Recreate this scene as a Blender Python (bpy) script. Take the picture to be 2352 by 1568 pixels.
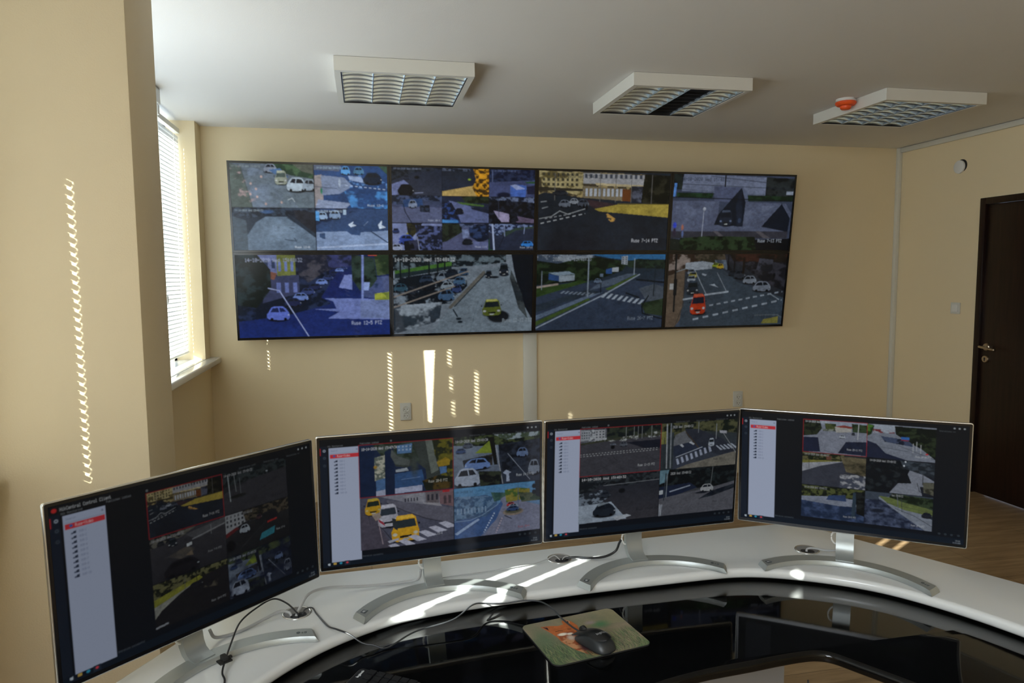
import bpy, bmesh, math
import numpy as np
from mathutils import Vector, Matrix, geometry
for o in list(bpy.data.objects): bpy.data.objects.remove(o)
SC = bpy.context.scene; COL = SC.collection; R = math.radians
# ---------------------------------------------------------------- camera, sky, sun, daylight, exposure
EYE = 1.5579; CAMY = -5.0281; CEIL = 2.555; XL = -1.02; XR = 4.223; YB = 0.0; YF = -7.4
cam = bpy.data.cameras.new('camera'); cam.sensor_width = 36; cam.lens = 1627.5078 / 2352 * 36; cam.clip_start = .05
co = bpy.data.objects.new('camera', cam); COL.objects.link(co); SC.camera = co
cr, cu, cf = Vector((.97902297, -.20355475, -.00891562)), Vector((.02704805, .08647161, .99588707)), Vector((.20194659, .97523747, -.09016345))
m = Matrix((cr, cu, -cf)).transposed().to_4x4(); m.translation = Vector((0, CAMY, EYE)); co.matrix_world = m
SC.view_settings.view_transform = 'Standard'; SC.view_settings.look = 'None'; SC.view_settings.gamma = 1; SC.view_settings.use_curve_mapping = False
SC.view_settings.exposure = 0.22
SC.cycles.max_bounces = 7; SC.cycles.diffuse_bounces = 5; SC.cycles.glossy_bounces = 4; SC.cycles.transparent_max_bounces = 12
SC.cycles.caustics_reflective = False; SC.cycles.caustics_refractive = False; SC.cycles.sample_clamp_indirect = 4.0
SC.cycles.use_denoising = True
w = bpy.data.worlds.new('sky'); SC.world = w; w.use_nodes = True
bg = w.node_tree.nodes['Background']; bg.inputs[0].default_value = (.62, .76, 1, 1); bg.inputs[1].default_value = 3.0
SUN_AZ, SUN_EL = R(31.2), R(25.0)
SD = Vector((math.cos(SUN_AZ)*math.cos(SUN_EL), math.sin(SUN_AZ)*math.cos(SUN_EL), -math.sin(SUN_EL)))
sl = bpy.data.lights.new('sun', 'SUN'); sl.energy = 30; sl.angle = R(.32); sl.color = (1, .97, .91)
so = bpy.data.objects.new('sun', sl); COL.objects.link(so); so.rotation_euler = SD.to_track_quat('-Z', 'Y').to_euler(); so.location = (-6, -6, 5)
def area(name, loc, sx, sy, power, col, dirv):
    l = bpy.data.lights.new(name, 'AREA'); l.shape = 'RECTANGLE'; l.size = sx; l.size_y = sy; l.energy = power; l.color = col
    o = bpy.data.objects.new(name, l); COL.objects.link(o); o.location = loc; o.rotation_euler = Vector(dirv).to_track_quat('-Z', 'Y').to_euler(); return o
# daylight coming in through the windows behind the camera and through the hidden half of the one behind the pillar
area('daylight_window_rear', (XL+.02, -6.1, 1.75), 1.5, 1.9, 108, (.88, .94, 1), (1, .1, -.5))
area('daylight_window_far', (XL-.085, -2.1, 1.78), .95, 1.3, 15, (.86, .94, 1), (1, .1, .22))
# ---------------------------------------------------------------- materials
def mat(name, col, rough=.5, metal=0, spec=.5, bump=0, bscale=60, var=0, vscale=3, coat=0, trans=0):
    m = bpy.data.materials.new(name); m.use_nodes = True; nt = m.node_tree; b = nt.nodes['Principled BSDF']
    c = (*col, 1); b.inputs['Base Color'].default_value = c; b.inputs['Roughness'].default_value = rough; b.inputs['Metallic'].default_value = metal
    b.inputs['Specular IOR Level'].default_value = spec; b.inputs['Coat Weight'].default_value = coat; b.inputs['Coat Roughness'].default_value = .05
    tc = nt.nodes.new('ShaderNodeTexCoord')
    n = nt.nodes.new('ShaderNodeTexNoise'); n.inputs['Scale'].default_value = vscale; n.inputs['Detail'].default_value = 4; nt.links.new(tc.outputs['Object'], n.inputs['Vector'])
    mx = nt.nodes.new('ShaderNodeMix'); mx.data_type = 'RGBA'; mx.inputs[6].default_value = tuple(v*(1-var) for v in col) + (1,); mx.inputs[7].default_value = tuple(min(1, v*(1+var)) for v in col) + (1,)
    nt.links.new(n.outputs['Fac'], mx.inputs[0]); nt.links.new(mx.outputs[2], b.inputs['Base Color'])
    if bump:
        n2 = nt.nodes.new('ShaderNodeTexNoise'); n2.inputs['Scale'].default_value = bscale; n2.inputs['Detail'].default_value = 3; nt.links.new(tc.outputs['Object'], n2.inputs['Vector'])
        bp = nt.nodes.new('ShaderNodeBump'); bp.inputs['Strength'].default_value = bump; bp.inputs['Distance'].default_value = .004; nt.links.new(n2.outputs['Fac'], bp.inputs['Height']); nt.links.new(bp.outputs[0], b.inputs['Normal'])
    if trans:
        tr = nt.nodes.new('ShaderNodeBsdfTranslucent'); tr.inputs[0].default_value = c; ms = nt.nodes.new('ShaderNodeMixShader'); ms.inputs[0].default_value = trans
        out = nt.nodes['Material Output']; nt.links.new(b.outputs[0], ms.inputs[1]); nt.links.new(tr.outputs[0], ms.inputs[2]); nt.links.new(ms.outputs[0], out.inputs[0])
    return m
def screen_mat(name, rough, spec=.5, below=None):
    m = bpy.data.materials.new(name); m.use_nodes = True; nt = m.node_tree; b = nt.nodes['Principled BSDF']
    a = nt.nodes.new('ShaderNodeAttribute'); a.attribute_name = 'picture'; nt.links.new(a.outputs['Color'], b.inputs['Emission Color'])
    b.inputs['Emission Strength'].default_value = 1
    if below:                                      # emission dimmed for views from below, so the worktop reflects screens as black
        ge = nt.nodes.new('ShaderNodeNewGeometry'); sp = nt.nodes.new('ShaderNodeSeparateXYZ'); mr = nt.nodes.new('ShaderNodeMapRange'); nt.links.new(ge.outputs['Incoming'], sp.inputs[0]); nt.links.new(sp.outputs['Z'], mr.inputs['Value'])
        mr.inputs['From Min'].default_value = below[0]; mr.inputs['From Max'].default_value = below[1]; mr.inputs['To Min'].default_value = .06; mr.inputs['To Max'].default_value = 1; nt.links.new(mr.outputs[0], b.inputs['Emission Strength'])
    b.inputs['Base Color'].default_value = (.004, .004, .005, 1); b.inputs['Roughness'].default_value = rough; b.inputs['Specular IOR Level'].default_value = spec
    return m
def glass_mat():
    m = bpy.data.materials.new('window_glass'); m.use_nodes = True; nt = m.node_tree
    t = nt.nodes.new('ShaderNodeBsdfTransparent'); t.inputs[0].default_value = (.93, .96, .95, 1); g = nt.nodes.new('ShaderNodeBsdfGlossy'); g.inputs['Roughness'].default_value = .02
    ms = nt.nodes.new('ShaderNodeMixShader'); ms.inputs[0].default_value = .07; nt.links.new(t.outputs[0], ms.inputs[1]); nt.links.new(g.outputs[0], ms.inputs[2]); nt.links.new(ms.outputs[0], nt.nodes['Material Output'].inputs[0]); return m
def wood_mat(name, c1, c2, scale, rough, stretch=(1, 12, 1), planks=False, spec=.5):
    m = bpy.data.materials.new(name); m.use_nodes = True; nt = m.node_tree; b = nt.nodes['Principled BSDF']; b.inputs['Roughness'].default_value = rough; b.inputs['Specular IOR Level'].default_value = spec
    tc = nt.nodes.new('ShaderNodeTexCoord'); mp = nt.nodes.new('ShaderNodeMapping'); mp.inputs['Scale'].default_value = stretch; nt.links.new(tc.outputs['Object'], mp.inputs[0])
    n = nt.nodes.new('ShaderNodeTexNoise'); n.inputs['Scale'].default_value = scale; n.inputs['Detail'].default_value = 6; n.inputs['Roughness'].default_value = .65; nt.links.new(mp.outputs[0], n.inputs['Vector'])
    r = nt.nodes.new('ShaderNodeValToRGB'); r.color_ramp.elements[0].position = .35; r.color_ramp.elements[1].position = .68; r.color_ramp.elements[0].color = (*c1, 1); r.color_ramp.elements[1].color = (*c2, 1); nt.links.new(n.outputs['Fac'], r.inputs[0]); last = r.outputs[0]
    if planks:
        br = nt.nodes.new('ShaderNodeTexBrick'); br.inputs['Scale'].default_value = 1; br.inputs['Brick Width'].default_value = 1.28; br.inputs['Row Height'].default_value = .19; br.inputs['Mortar Size'].default_value = .0015
        br.inputs['Color1'].default_value = (1, 1, 1, 1); br.inputs['Color2'].default_value = (.82, .8, .78, 1); br.inputs['Mortar'].default_value = (.35, .3, .25, 1); nt.links.new(tc.outputs['Object'], br.inputs['Vector'])
        mx = nt.nodes.new('ShaderNodeMix'); mx.data_type = 'RGBA'; mx.blend_type = 'MULTIPLY'; mx.inputs[0].default_value = 1; nt.links.new(last, mx.inputs[6]); nt.links.new(br.outputs[0], mx.inputs[7]); last = mx.outputs[2]
    nt.links.new(last, b.inputs['Base Color']); return m
M = dict(
 wall=mat('cream_wall_paint', (.78, .655, .435), .62, bump=.12, bscale=220, var=.015, spec=.35),
 ceil=mat('ceiling_paint', (.74, .725, .70), .7, bump=.1, bscale=180, var=.01, spec=.3),
 white=mat('white_plastic', (.72, .72, .69), .35, var=.01), whitegloss=mat('white_gloss_sill', (.78, .79, .78), .12, var=.01),
 trunk=mat('trunking_plastic', (.66, .65, .58), .45, var=.01), lampbox=mat('lamp_enamel', (.68, .67, .62), .4, var=.01),
 blind=mat('blind_slat', (.86, .87, .85), .45, var=.01, trans=.135), blind_dense=mat('dense_blind_slat', (.80, .80, .78), .45, var=.01, trans=.03), pvc=mat('window_pvc', (.8, .8, .8), .3, var=.01), glass=glass_mat(),
 desk=mat('white_lacquer', (.70, .72, .715), .16, var=.008, spec=.5), black=mat('black_glass_lacquer', (.0025, .0028, .003), .04, spec=.34),
 silver=mat('brushed_silver', (.38, .41, .405), .40, metal=.55, var=.03, vscale=40, spec=.5), edge=mat('polished_silver_edge', (.62, .62, .6), .22, metal=.9, var=.02),
 panelblk=mat('panel_black', (.008, .009, .011), .35), bezel=mat('bezel_black', (.006, .006, .007), .18), grey=mat('grey_laminate', (.2, .195, .19), .5, var=.02),
 mirror=mat('louvre_mirror', (.72, .86, 1.0), .2, metal=.8, var=.02), tube=mat('fluorescent_tube', (.85, .88, .92), .3), dark=mat('dark_void', (.01, .01, .012), .6),  # louvre_mirror: blue of reflected window light put into its base colour
 orange=mat('orange_plastic', (.85, .10, .015), .4, var=.02), cblack=mat('black_cable', (.012, .013, .015), .35), cwhite=mat('white_cable', (.40, .41, .41), .35), cgrey=mat('grey_cable', (.035, .038, .042), .35),
 kb=mat('keyboard_plastic', (.012, .013, .015), .4), mousetop=mat('mouse_top', (.007, .008, .009), .36), mouseside=mat('mouse_side', (.02, .024, .027), .4), rubber=mat('black_rubber', (.01, .01, .01), .7),
 logo=mat('print_white', (.75, .78, .8), .4), logod=mat('print_dark', (.08, .10, .11), .4), chrome=mat('worn_chrome', (.5, .43, .33), .3, metal=1), socket=mat('socket_plastic', (.62, .62, .57), .35), hole=mat('pin_hole', (.06, .05, .04), .6),
 floor=wood_mat('laminate_floor', (.22, .145, .075), (.42, .29, .165), 2.2, .38, (1.2, 12, 1), True), door=wood_mat('wenge_veneer', (.006, .0028, .002), (.022, .009, .006), 3, .32, (14, 14, 1), spec=.35),
 scr_wall=screen_mat('video_wall_panel', .2, .2, (-.40, -.24)), scr_desk=screen_mat('desk_monitor_panel', .35, .06, (-.30, -.05)), black_under=mat('monitor_back_shell', (.30, .30, .29), .45))
# ---------------------------------------------------------------- helpers
def link(name, me, m, parent=None, smooth=False):
    o = bpy.data.objects.new(name, me); COL.objects.link(o)
    if m is not None: me.materials.append(M[m] if isinstance(m, str) else m)
    if smooth: me.polygons.foreach_set('use_smooth', [True]*len(me.polygons))
    if parent is not None: o.parent = parent
    return o
def obj(name, bm, m, parent=None, smooth=False, loc=None):
    bmesh.ops.recalc_face_normals(bm, faces=bm.faces); me = bpy.data.meshes.new(name); bm.to_mesh(me); bm.free(); o = link(name, me, m, parent, smooth)
    if smooth == 'auto':
        me.polygons.foreach_set('use_smooth', [True]*len(me.polygons)); me.set_sharp_from_angle(angle=R(35))
    if loc: o.location = loc
    return o
def box(bm, x0, x1, y0, y1, z0, z1, mx=None, bev=0, seg=2):
    vs = [bm.verts.new(((x0, x1)[i & 1], (y0, y1)[i >> 1 & 1], (z0, z1)[i >> 2 & 1])) for i in range(8)]
    fs = [bm.faces.new([vs[i] for i in f]) for f in ((0, 2, 3, 1), (4, 5, 7, 6), (0, 1, 5, 4), (2, 6, 7, 3), (0, 4, 6, 2), (1, 3, 7, 5))]
    if bev:
        es = list({e for f in fs for e in f.edges}); r = bmesh.ops.bevel(bm, geom=es, offset=bev, segments=seg, affect='EDGES', profile=.5); vs = list({v for f in r['faces'] for v in f.verts} | {v for v in vs if v.is_valid})
    if mx is not None: bmesh.ops.transform(bm, matrix=mx, verts=[v for v in vs if v.is_valid])
    return vs
def bx(name, x0, x1, y0, y1, z0, z1, m, parent=None, bev=0, mx=None):
    bm = bmesh.new(); box(bm, x0, x1, y0, y1, z0, z1, mx, bev); return obj(name, bm, m, parent, 'auto' if bev else False)
def tag(o, label=None, cat=None, group=None, kind=None):
    if label: o['label'] = label
    if cat: o['category'] = cat
    if group: o['group'] = group
    if kind: o['kind'] = kind
    return o
def thing(name, label, cat, loc=(0, 0, 0), rz=0, group=None):
    o = bpy.data.objects.new(name, None); COL.objects.link(o); o.location = loc; o.rotation_euler = (0, 0, rz); o.empty_display_size = .1
    return tag(o, label, cat, group)
def struct(o, label=None): o['kind'] = 'structure'; o['label'] = label or o.name.replace('_', ' '); return o
def cyl(bm, c, r, h, n=24, axis='Z', r2=None, mx=None):
    rot = {'Z': Matrix.Identity(4), 'X': Matrix.Rotation(R(90), 4, 'Y'), 'Y': Matrix.Rotation(R(-90), 4, 'X')}[axis]
    q = Matrix.Translation(Vector(c)) @ rot
    if mx is not None: q = mx @ q
    return bmesh.ops.create_cone(bm, cap_ends=True, segments=n, radius1=r, radius2=r if r2 is None else r2, depth=h, matrix=q)['verts']
def lathe(bm, prof, n=32, mx=None):
    rings = []
    for r, z in prof:
        rings.append([bm.verts.new((r*math.cos(2*math.pi*i/n), r*math.sin(2*math.pi*i/n), z)) for i in range(n)] if r > 1e-6 else [bm.verts.new((0, 0, z))])
    for a, b in zip(rings[:-1], rings[1:]):
        for i in range(n):
            j = (i+1) % n
            if len(a) == 1 and len(b) == 1: continue
            if len(a) == 1: bm.faces.new((a[0], b[i], b[j]))
            elif len(b) == 1: bm.faces.new((a[i], a[j], b[0]))
            else: bm.faces.new((a[i], a[j], b[j], b[i]))
    if mx is not None: bmesh.ops.transform(bm, matrix=mx, verts=[v for r in rings for v in r])
def spline(pts, n=8):
    P = [Vector(p) for p in pts]; P = [P[0]*2-P[1]] + P + [P[-1]*2-P[-2]]; out = []
    for i in range(1, len(P)-2):
        for k in range(n):
            t = k/n; a, b, c, d = P[i-1:i+3]
            out.append(.5*((2*b)+(c-a)*t+(2*a-5*b+4*c-d)*t*t+(3*b-a-3*c+d)*t**3))
    out.append(P[-2]); return out
def tube(bm, pts, r, n=8, sm=8):
    P = spline(pts, sm) if sm else [Vector(p) for p in pts]; rings = []; up = Vector((0, 0, 1))
    for i, p in enumerate(P):
        t = (P[min(i+1, len(P)-1)]-P[max(i-1, 0)]).normalized(); s = t.cross(up)
        if s.length < .1: s = t.cross(Vector((1, 0, 0)))
        s.normalize(); u = s.cross(t)
        rings.append([bm.verts.new(p+r*(math.cos(2*math.pi*k/n)*s+math.sin(2*math.pi*k/n)*u)) for k in range(n)])
    for a, b in zip(rings[:-1], rings[1:]):
        for k in range(n): bm.faces.new((a[k], a[(k+1) % n], b[(k+1) % n], b[k]))
    bm.faces.new(rings[0]); bm.faces.new(rings[-1][::-1])
def cable(name, pts, r, m, label, parent=None):
    bm = bmesh.new(); tube(bm, pts, r); o = obj(name, bm, m, parent, True)
    if label: tag(o, label, 'cable')
    return o
def offset(poly, d):                               # inward offset of a closed counter-clockwise outline by vertex normals
    n = len(poly); out = []
    for i in range(n):
        a, b, c = Vector(poly[i-1]), Vector(poly[i]), Vector(poly[(i+1) % n]); e1, e2 = (b-a).normalized(), (c-b).normalized()
        n1, n2 = Vector((-e1.y, e1.x)), Vector((-e2.y, e2.x)); k = (n1+n2); k = k/max(.3, k.length_squared)*2; out.append(b+k*d)
    return out
def slab(bm, poly, z0, z1, r, seg=6, rb=None):     # plate with rounded rim from an outline
    A = sum(p[0]*q[1]-q[0]*p[1] for p, q in zip(poly, poly[1:]+poly[:1]))
    if A < 0: poly = poly[::-1]
    rings = []; prof = []; rb = r if rb is None else rb
    for k in range(seg+1): a = k/seg*math.pi/2; prof.append((rb*(1-math.sin(a)), z0+rb*(1-math.cos(a))))
    for k in range(seg+1): a = k/seg*math.pi/2; prof.append((r*(1-math.cos(a)), z1-r+r*math.sin(a)))
    if rb == 0: prof = [(0, z0)] + prof[seg+1:]
    for d, z in prof: rings.append([bm.verts.new((p[0], p[1], z)) for p in offset(poly, d)])
    n = len(poly)
    for a, b in zip(rings[:-1], rings[1:]):
        for i in range(n): bm.faces.new((a[i], a[(i+1) % n], b[(i+1) % n], b[i]))
    for ring, flip in ((rings[0], True), (rings[-1], False)):
        for t in geometry.tessellate_polygon([[v.co.copy() for v in ring]]):
            f = [ring[i] for i in t]
            try: bm.faces.new(f[::-1] if flip else f)
            except ValueError: pass
def rrect(x0, x1, y0, y1, r, n=5):
    out = []
    for cx, cy, a0 in ((x1-r, y1-r, 0), (x0+r, y1-r, 90), (x0+r, y0+r, 180), (x1-r, y0+r, 270)):
        for k in range(n+1): a = R(a0+90*k/n); out.append((cx+r*math.cos(a), cy+r*math.sin(a)))
    return out
def text(name, s, size, m, parent, mx, ext=.0003, bold=False):
    cu_ = bpy.data.curves.new(name, 'FONT'); cu_.body = s; cu_.size = size; cu_.extrude = ext; cu_.align_x = 'CENTER'; cu_.align_y = 'CENTER'; cu_.resolution_u = 3
    if bold: cu_.offset = size*.02
    t = bpy.data.objects.new(name, cu_); COL.objects.link(t); bpy.context.view_layer.update()
    me = bpy.data.meshes.new_from_object(t.evaluated_get(bpy.context.evaluated_depsgraph_get())); bpy.data.objects.remove(t); bpy.data.curves.remove(cu_); me.transform(mx); me.name = name
    me.materials.clear(); return link(name, me, m, parent)
def picture(name, im, W, H, m, parent, mx, grid=None):    # flat lit panel carrying a drawn picture as point colours
    h, w_ = im.shape[:2]; gx, gy = np.meshgrid(np.linspace(-W/2, W/2, w_+1), np.linspace(H/2, -H/2, h+1))
    v = np.stack([gx, np.zeros_like(gx), gy], -1).reshape(-1, 3); Rm = np.array(mx.to_3x3()); v = v @ Rm.T + np.array(mx.translation)
    i = (np.arange(h)[:, None]*(w_+1)+np.arange(w_)[None]).ravel(); f = np.stack([i, i+w_+1, i+w_+2, i+1], -1).astype(np.int32)
    me = bpy.data.meshes.new(name); me.vertices.add(len(v)); me.vertices.foreach_set('co', v.astype(np.float32).ravel()); me.loops.add(f.size); me.loops.foreach_set('vertex_index', f.ravel())
    me.polygons.add(len(f)); me.polygons.foreach_set('loop_start', np.arange(0, f.size, 4, dtype=np.int32)); me.update(calc_edges=True)
    c = np.concatenate([im, im[-1:]], 0); c = np.concatenate([c, c[:, -1:]], 1)
    c2 = np.ones((h+1, w_+1, 4), np.float32); c2[..., :3] = c
    c2[1:-1, 1:-1, :3] = (im[:-1, :-1]+im[1:, :-1]+im[:-1, 1:]+im[1:, 1:])/4
    a = me.color_attributes.new('picture', 'FLOAT_COLOR', 'POINT'); a.data.foreach_set('color', c2.ravel())
    return link(name, me, m, parent)
# ---------------------------------------------------------------- screen pictures, drawn procedurally
def lin(h, k=1.0):
    h = h.lstrip('#')
    c = np.array([int(h[i:i+2], 16) for i in (0, 2, 4)]) / 255.0
    return (np.where(c <= .04045, c / 12.92, ((c + .055) / 1.055) ** 2.4) * k).astype(np.float32)

FONT = dict(zip("ABCDEGHILMNOPRSTUVWZabcdefghiklmnopqrstuvwxyz0123456789-:.", """
0E11111F111111 1E11111E11111E 0E11101010110E 1E11111111111E 1F10101E10101F 0E11101711110F 1111111F111111 0E04040404040E
1010101010101F 111B1515111111 11191513111111 0E11111111110E 1E11111E101010 1E11111E141211 0F10100E01011E 1F040404040404
1111111111110E 11111111110A04 11111115151B11 1F01020408101F
00000E010F110F 1010161911111E 00000E1010110E 01010D1311110F 00000E111F100E 0609081C080808 000F11110F010E 10101619111111
04000C0404040E 101012140C1412 0C04040404040E 00001A15151111 00001619111111 00000E1111110E 00001E111E1010 00000D130F0101 00001619101010
00000E100E011E 08081C08080906 0000111111130D 00001111110A04 0000111115150A 0000110A040A11 000011110F010E 00001F0204081F
0E11131519110E 040C040404040E 0E11010204081F 1F02040201110E 02060A121F0202 1F101E0101110E 0608101E11110E 1F010204080808 0E11110E11110E 0E11110F01020C
0000001F000000 000C0C000C0C00 00000000000C0C""".split()))

class Canvas:
    def __init__(s, W, H, base='#05070a'):
        s.W, s.H = W, H
        s.im = np.empty((H, W, 3), np.float32); s.im[:] = lin(base)
        s.rng = np.random.RandomState(7); s.T(0, 0, 1, 1); s.k = 1.0
    def T(s, x0, y0, x1, y1):                     # choose a tile; everything below is in % of it
        s.x0, s.y0, s.x1, s.y1 = [max(0, int(round(v))) for v in (x0*s.W, y0*s.H, min(x1, 1)*s.W, min(y1, 1)*s.H)]
        s.w, s.h = s.x1 - s.x0, s.y1 - s.y0
        gx, gy = np.meshgrid((np.arange(s.w) + .5) / s.w * 100, (np.arange(s.h) + .5) / s.h * 100)
        s.gx, s.gy = gx.astype(np.float32), gy.astype(np.float32)
        s.v = s.im[s.y0:s.y1, s.x0:s.x1]
        s.px = 100.0 / s.w
    def pts(s, t):
        a = np.array([float(v) for v in t.replace(',', ' ').split()]); return a.reshape(-1, 2)
    def noise(s, sc, oct=3):
        out = 0; amp = 1; tot = 0
        for o in range(oct):
            n = max(2, int(sc * 2 ** o)); m = max(2, int(n * s.h / s.w * 1.4) + 1)
            g = s.rng.rand(m + 1, n + 1)
            fy = np.linspace(0, m - 1e-3, s.h); fx = np.linspace(0, n - 1e-3, s.w)
            iy, ix = fy.astype(int), fx.astype(int); ty, tx = (fy - iy)[:, None], (fx - ix)[None]
            ty, tx = ty*ty*(3-2*ty), tx*tx*(3-2*tx)
            A = g[iy][:, ix]; B = g[iy][:, ix + 1]; Cc = g[iy + 1][:, ix]; Dd = g[iy + 1][:, ix + 1]
            out = out + amp * ((A*(1-tx)+B*tx)*(1-ty) + (Cc*(1-tx)+Dd*tx)*ty); tot += amp; amp *= .6
        return (out / tot).astype(np.float32)
    def mask(s, t):
        if t is None: return np.ones((s.h, s.w), bool)
        p = s.pts(t); m = np.zeros((s.h, s.w), bool)
        for i in range(len(p)):
            xa, ya = p[i]; xb, yb = p[i-1]
            if ya == yb: continue
            c = ((ya > s.gy) != (yb > s.gy)) & (s.gx < (xb-xa)*(s.gy-ya)/(yb-ya)+xa)
            m ^= c
        return m
    def put(s, m, c):
        s.v[m] = lin(c, s.k) if isinstance(c, str) else c[m]
    def G(s, a, b):                               # vertical gradient over the tile
        t = s.gy[..., None] / 100; s.v[:] = lin(a, s.k)*(1-t) + lin(b, s.k)*t
    def P(s, t, c, n=0, sc=12):                   # polygon, optionally speckled
        m = s.mask(t); col = np.broadcast_to(lin(c, s.k), s.v.shape)
        if n: col = col * (1 + n * (s.noise(sc)[..., None] - .5) * 2)
        s.v[m] = col[m]
    def F(s, t, a, b, sc=14, th=.5, w=.12):       # mottle of two colours inside a polygon; a=None leaves the ground
        m = s.mask(t); n = s.noise(sc, 4); f = np.clip((n - th) / w + .5, 0, 1)[..., None]
        base = s.v if a is None else np.broadcast_to(lin(a, s.k), s.v.shape)
        s.v[m] = (base*(1-f) + lin(b, s.k)*f)[m]
    def L(s, t, w, c, dash=0):                    # polyline, width in % of tile width
        p = s.pts(t); asp = s.h / s.w; run = 0
        for (xa, ya), (xb, yb) in zip(p[:-1], p[1:]):
            dx, dy = xb-xa, (yb-ya)*asp; l2 = dx*dx+dy*dy + 1e-9
            u = ((s.gx-xa)*dx + (s.gy-ya)*asp*dy) / l2; uc = np.clip(u, 0, 1)
            d = np.hypot(s.gx-xa-uc*dx, (s.gy-ya)*asp-uc*dy)
            f = np.clip((w/2 - d) / s.px + .5, 0, 1)
            if dash: f = f * ((u*dash) % 1 < .55)
            f = f[..., None]; s.v[:] = s.v*(1-f) + lin(c, s.k)*f
    def E(s, x, y, rx, ry, c, soft=.1):           # ellipse
        d = np.hypot((s.gx-x)/rx, (s.gy-y)/ry); f = np.clip((1-d)/soft, 0, 1)[..., None]
        s.v[:] = s.v*(1-f) + lin(c, s.k)*f
    def car(s, x0, y0, x1, y1, c, glass='#10161f', sh='#0b0e14', flip=0):
        w, h = x1-x0, y1-y0; X = lambda u: x0 + (1-u if flip else u)*w; Y = lambda v: y0+v*h
        def q(pp, col): s.P(' '.join('%.2f %.2f' % (X(a), Y(b)) for a, b in pp), col)
        s.E((x0+x1)/2, Y(.93), w*.56, h*.22, sh, .3)
        q([(.02,.55),(.1,.4),(.22,.08),(.35,0),(.72,.02),(.86,.2),(.98,.5),(1,.8),(.93,.95),(.6,1),(.1,.92),(.02,.8)], c)
        q([(.16,.42),(.27,.13),(.5,.1),(.55,.42)], glass)
        q([(.58,.42),(.55,.1),(.72,.12),(.84,.38)], glass)
        for u in (.22, .8): s.E(X(u), Y(.92), w*.08, h*.12, '#06080b', .3)
        s.E(X(.95), Y(.62), w*.04, h*.05, '#9aa4ac', .5)
    def front(s, x0, y0, x1, y1, c, roof, glass='#10181c', lamp='#a8adb0', sh='#0b0e14'):
        w, h = x1-x0, y1-y0
        def q(pp, col): s.P(' '.join('%.2f %.2f' % (x0+a*w, y0+b*h) for a, b in pp), col)
        s.E(x0+w*.55, y0+h*.93, w*.6, h*.16, sh, .3)
        q([(.2,.02),(.75,0),(.88,.1),(.95,.45),(1,.6),(.98,.88),(.85,.97),(.2,1),(.03,.9),(0,.62),(.08,.45)], c)
        q([(.22,.03),(.75,.01),(.84,.12),(.2,.16)], roof)
        q([(.17,.2),(.84,.16),(.9,.46),(.12,.5)], glass)
        q([(.3,.78),(.72,.76),(.72,.84),(.3,.86)], '#15181a'); q([(.4,.88),(.64,.87),(.64,.93),(.4,.94)], '#9aa0a0')
        s.E(x0+w*.13, y0+h*.72, w*.1, h*.07, lamp, .4); s.E(x0+w*.87, y0+h*.7, w*.1, h*.07, lamp, .4)
        s.E(x0+w*-.03, y0+h*.42, w*.05, h*.05, '#111417', .4); s.E(x0+w*1.0, y0+h*.36, w*.05, h*.05, '#111417', .4)
    def X(s, x, y, h, t, c, cw=None):             # 5x7 on-screen text; h = glyph height in %, y = top
        ph = h / 100 * s.h / 7; pw = (cw or 0) / 100 * s.w / 6 or ph
        X0, Y0 = x/100*s.w, y/100*s.h; col = lin(c, s.k); acc = np.zeros((s.h, s.w), np.float32); S = 3
        big = {}
        for ch in t:
            if ch in FONT:
                g = FONT[ch]
                for r in range(7):
                    bits = int(g[2*r:2*r+2], 16)
                    for k in range(5):
                        if bits >> (4-k) & 1:
                            xa, xb = X0+k*pw, X0+(k+1)*pw; ya, yb = Y0+r*ph, Y0+(r+1)*ph
                            for yy in range(max(0, int(ya)), min(s.h, int(yb)+1)):
                                fy = min(yb, yy+1)-max(ya, yy)
                                for xx in range(max(0, int(xa)), min(s.w, int(xb)+1)):
                                    fx = min(xb, xx+1)-max(xa, xx)
                                    if fx > 0 and fy > 0: acc[yy, xx] += fx*fy
            X0 += 6*pw
        f = np.clip(acc, 0, 1)[..., None]; s.v[:] = s.v*(1-f) + col*f
    def windows(s, x0, y0, x1, y1, nx, ny, c, wf=.5):
        for i in range(nx):
            for j in range(ny):
                a = x0+(i+.25)*(x1-x0)/nx; b = y0+(j+.25)*(y1-y0)/ny
                s.P('%g %g %g %g %g %g %g %g' % (a, b, a+wf*(x1-x0)/nx, b, a+wf*(x1-x0)/nx, b+.55*(y1-y0)/ny, a, b+.55*(y1-y0)/ny), c)

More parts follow.
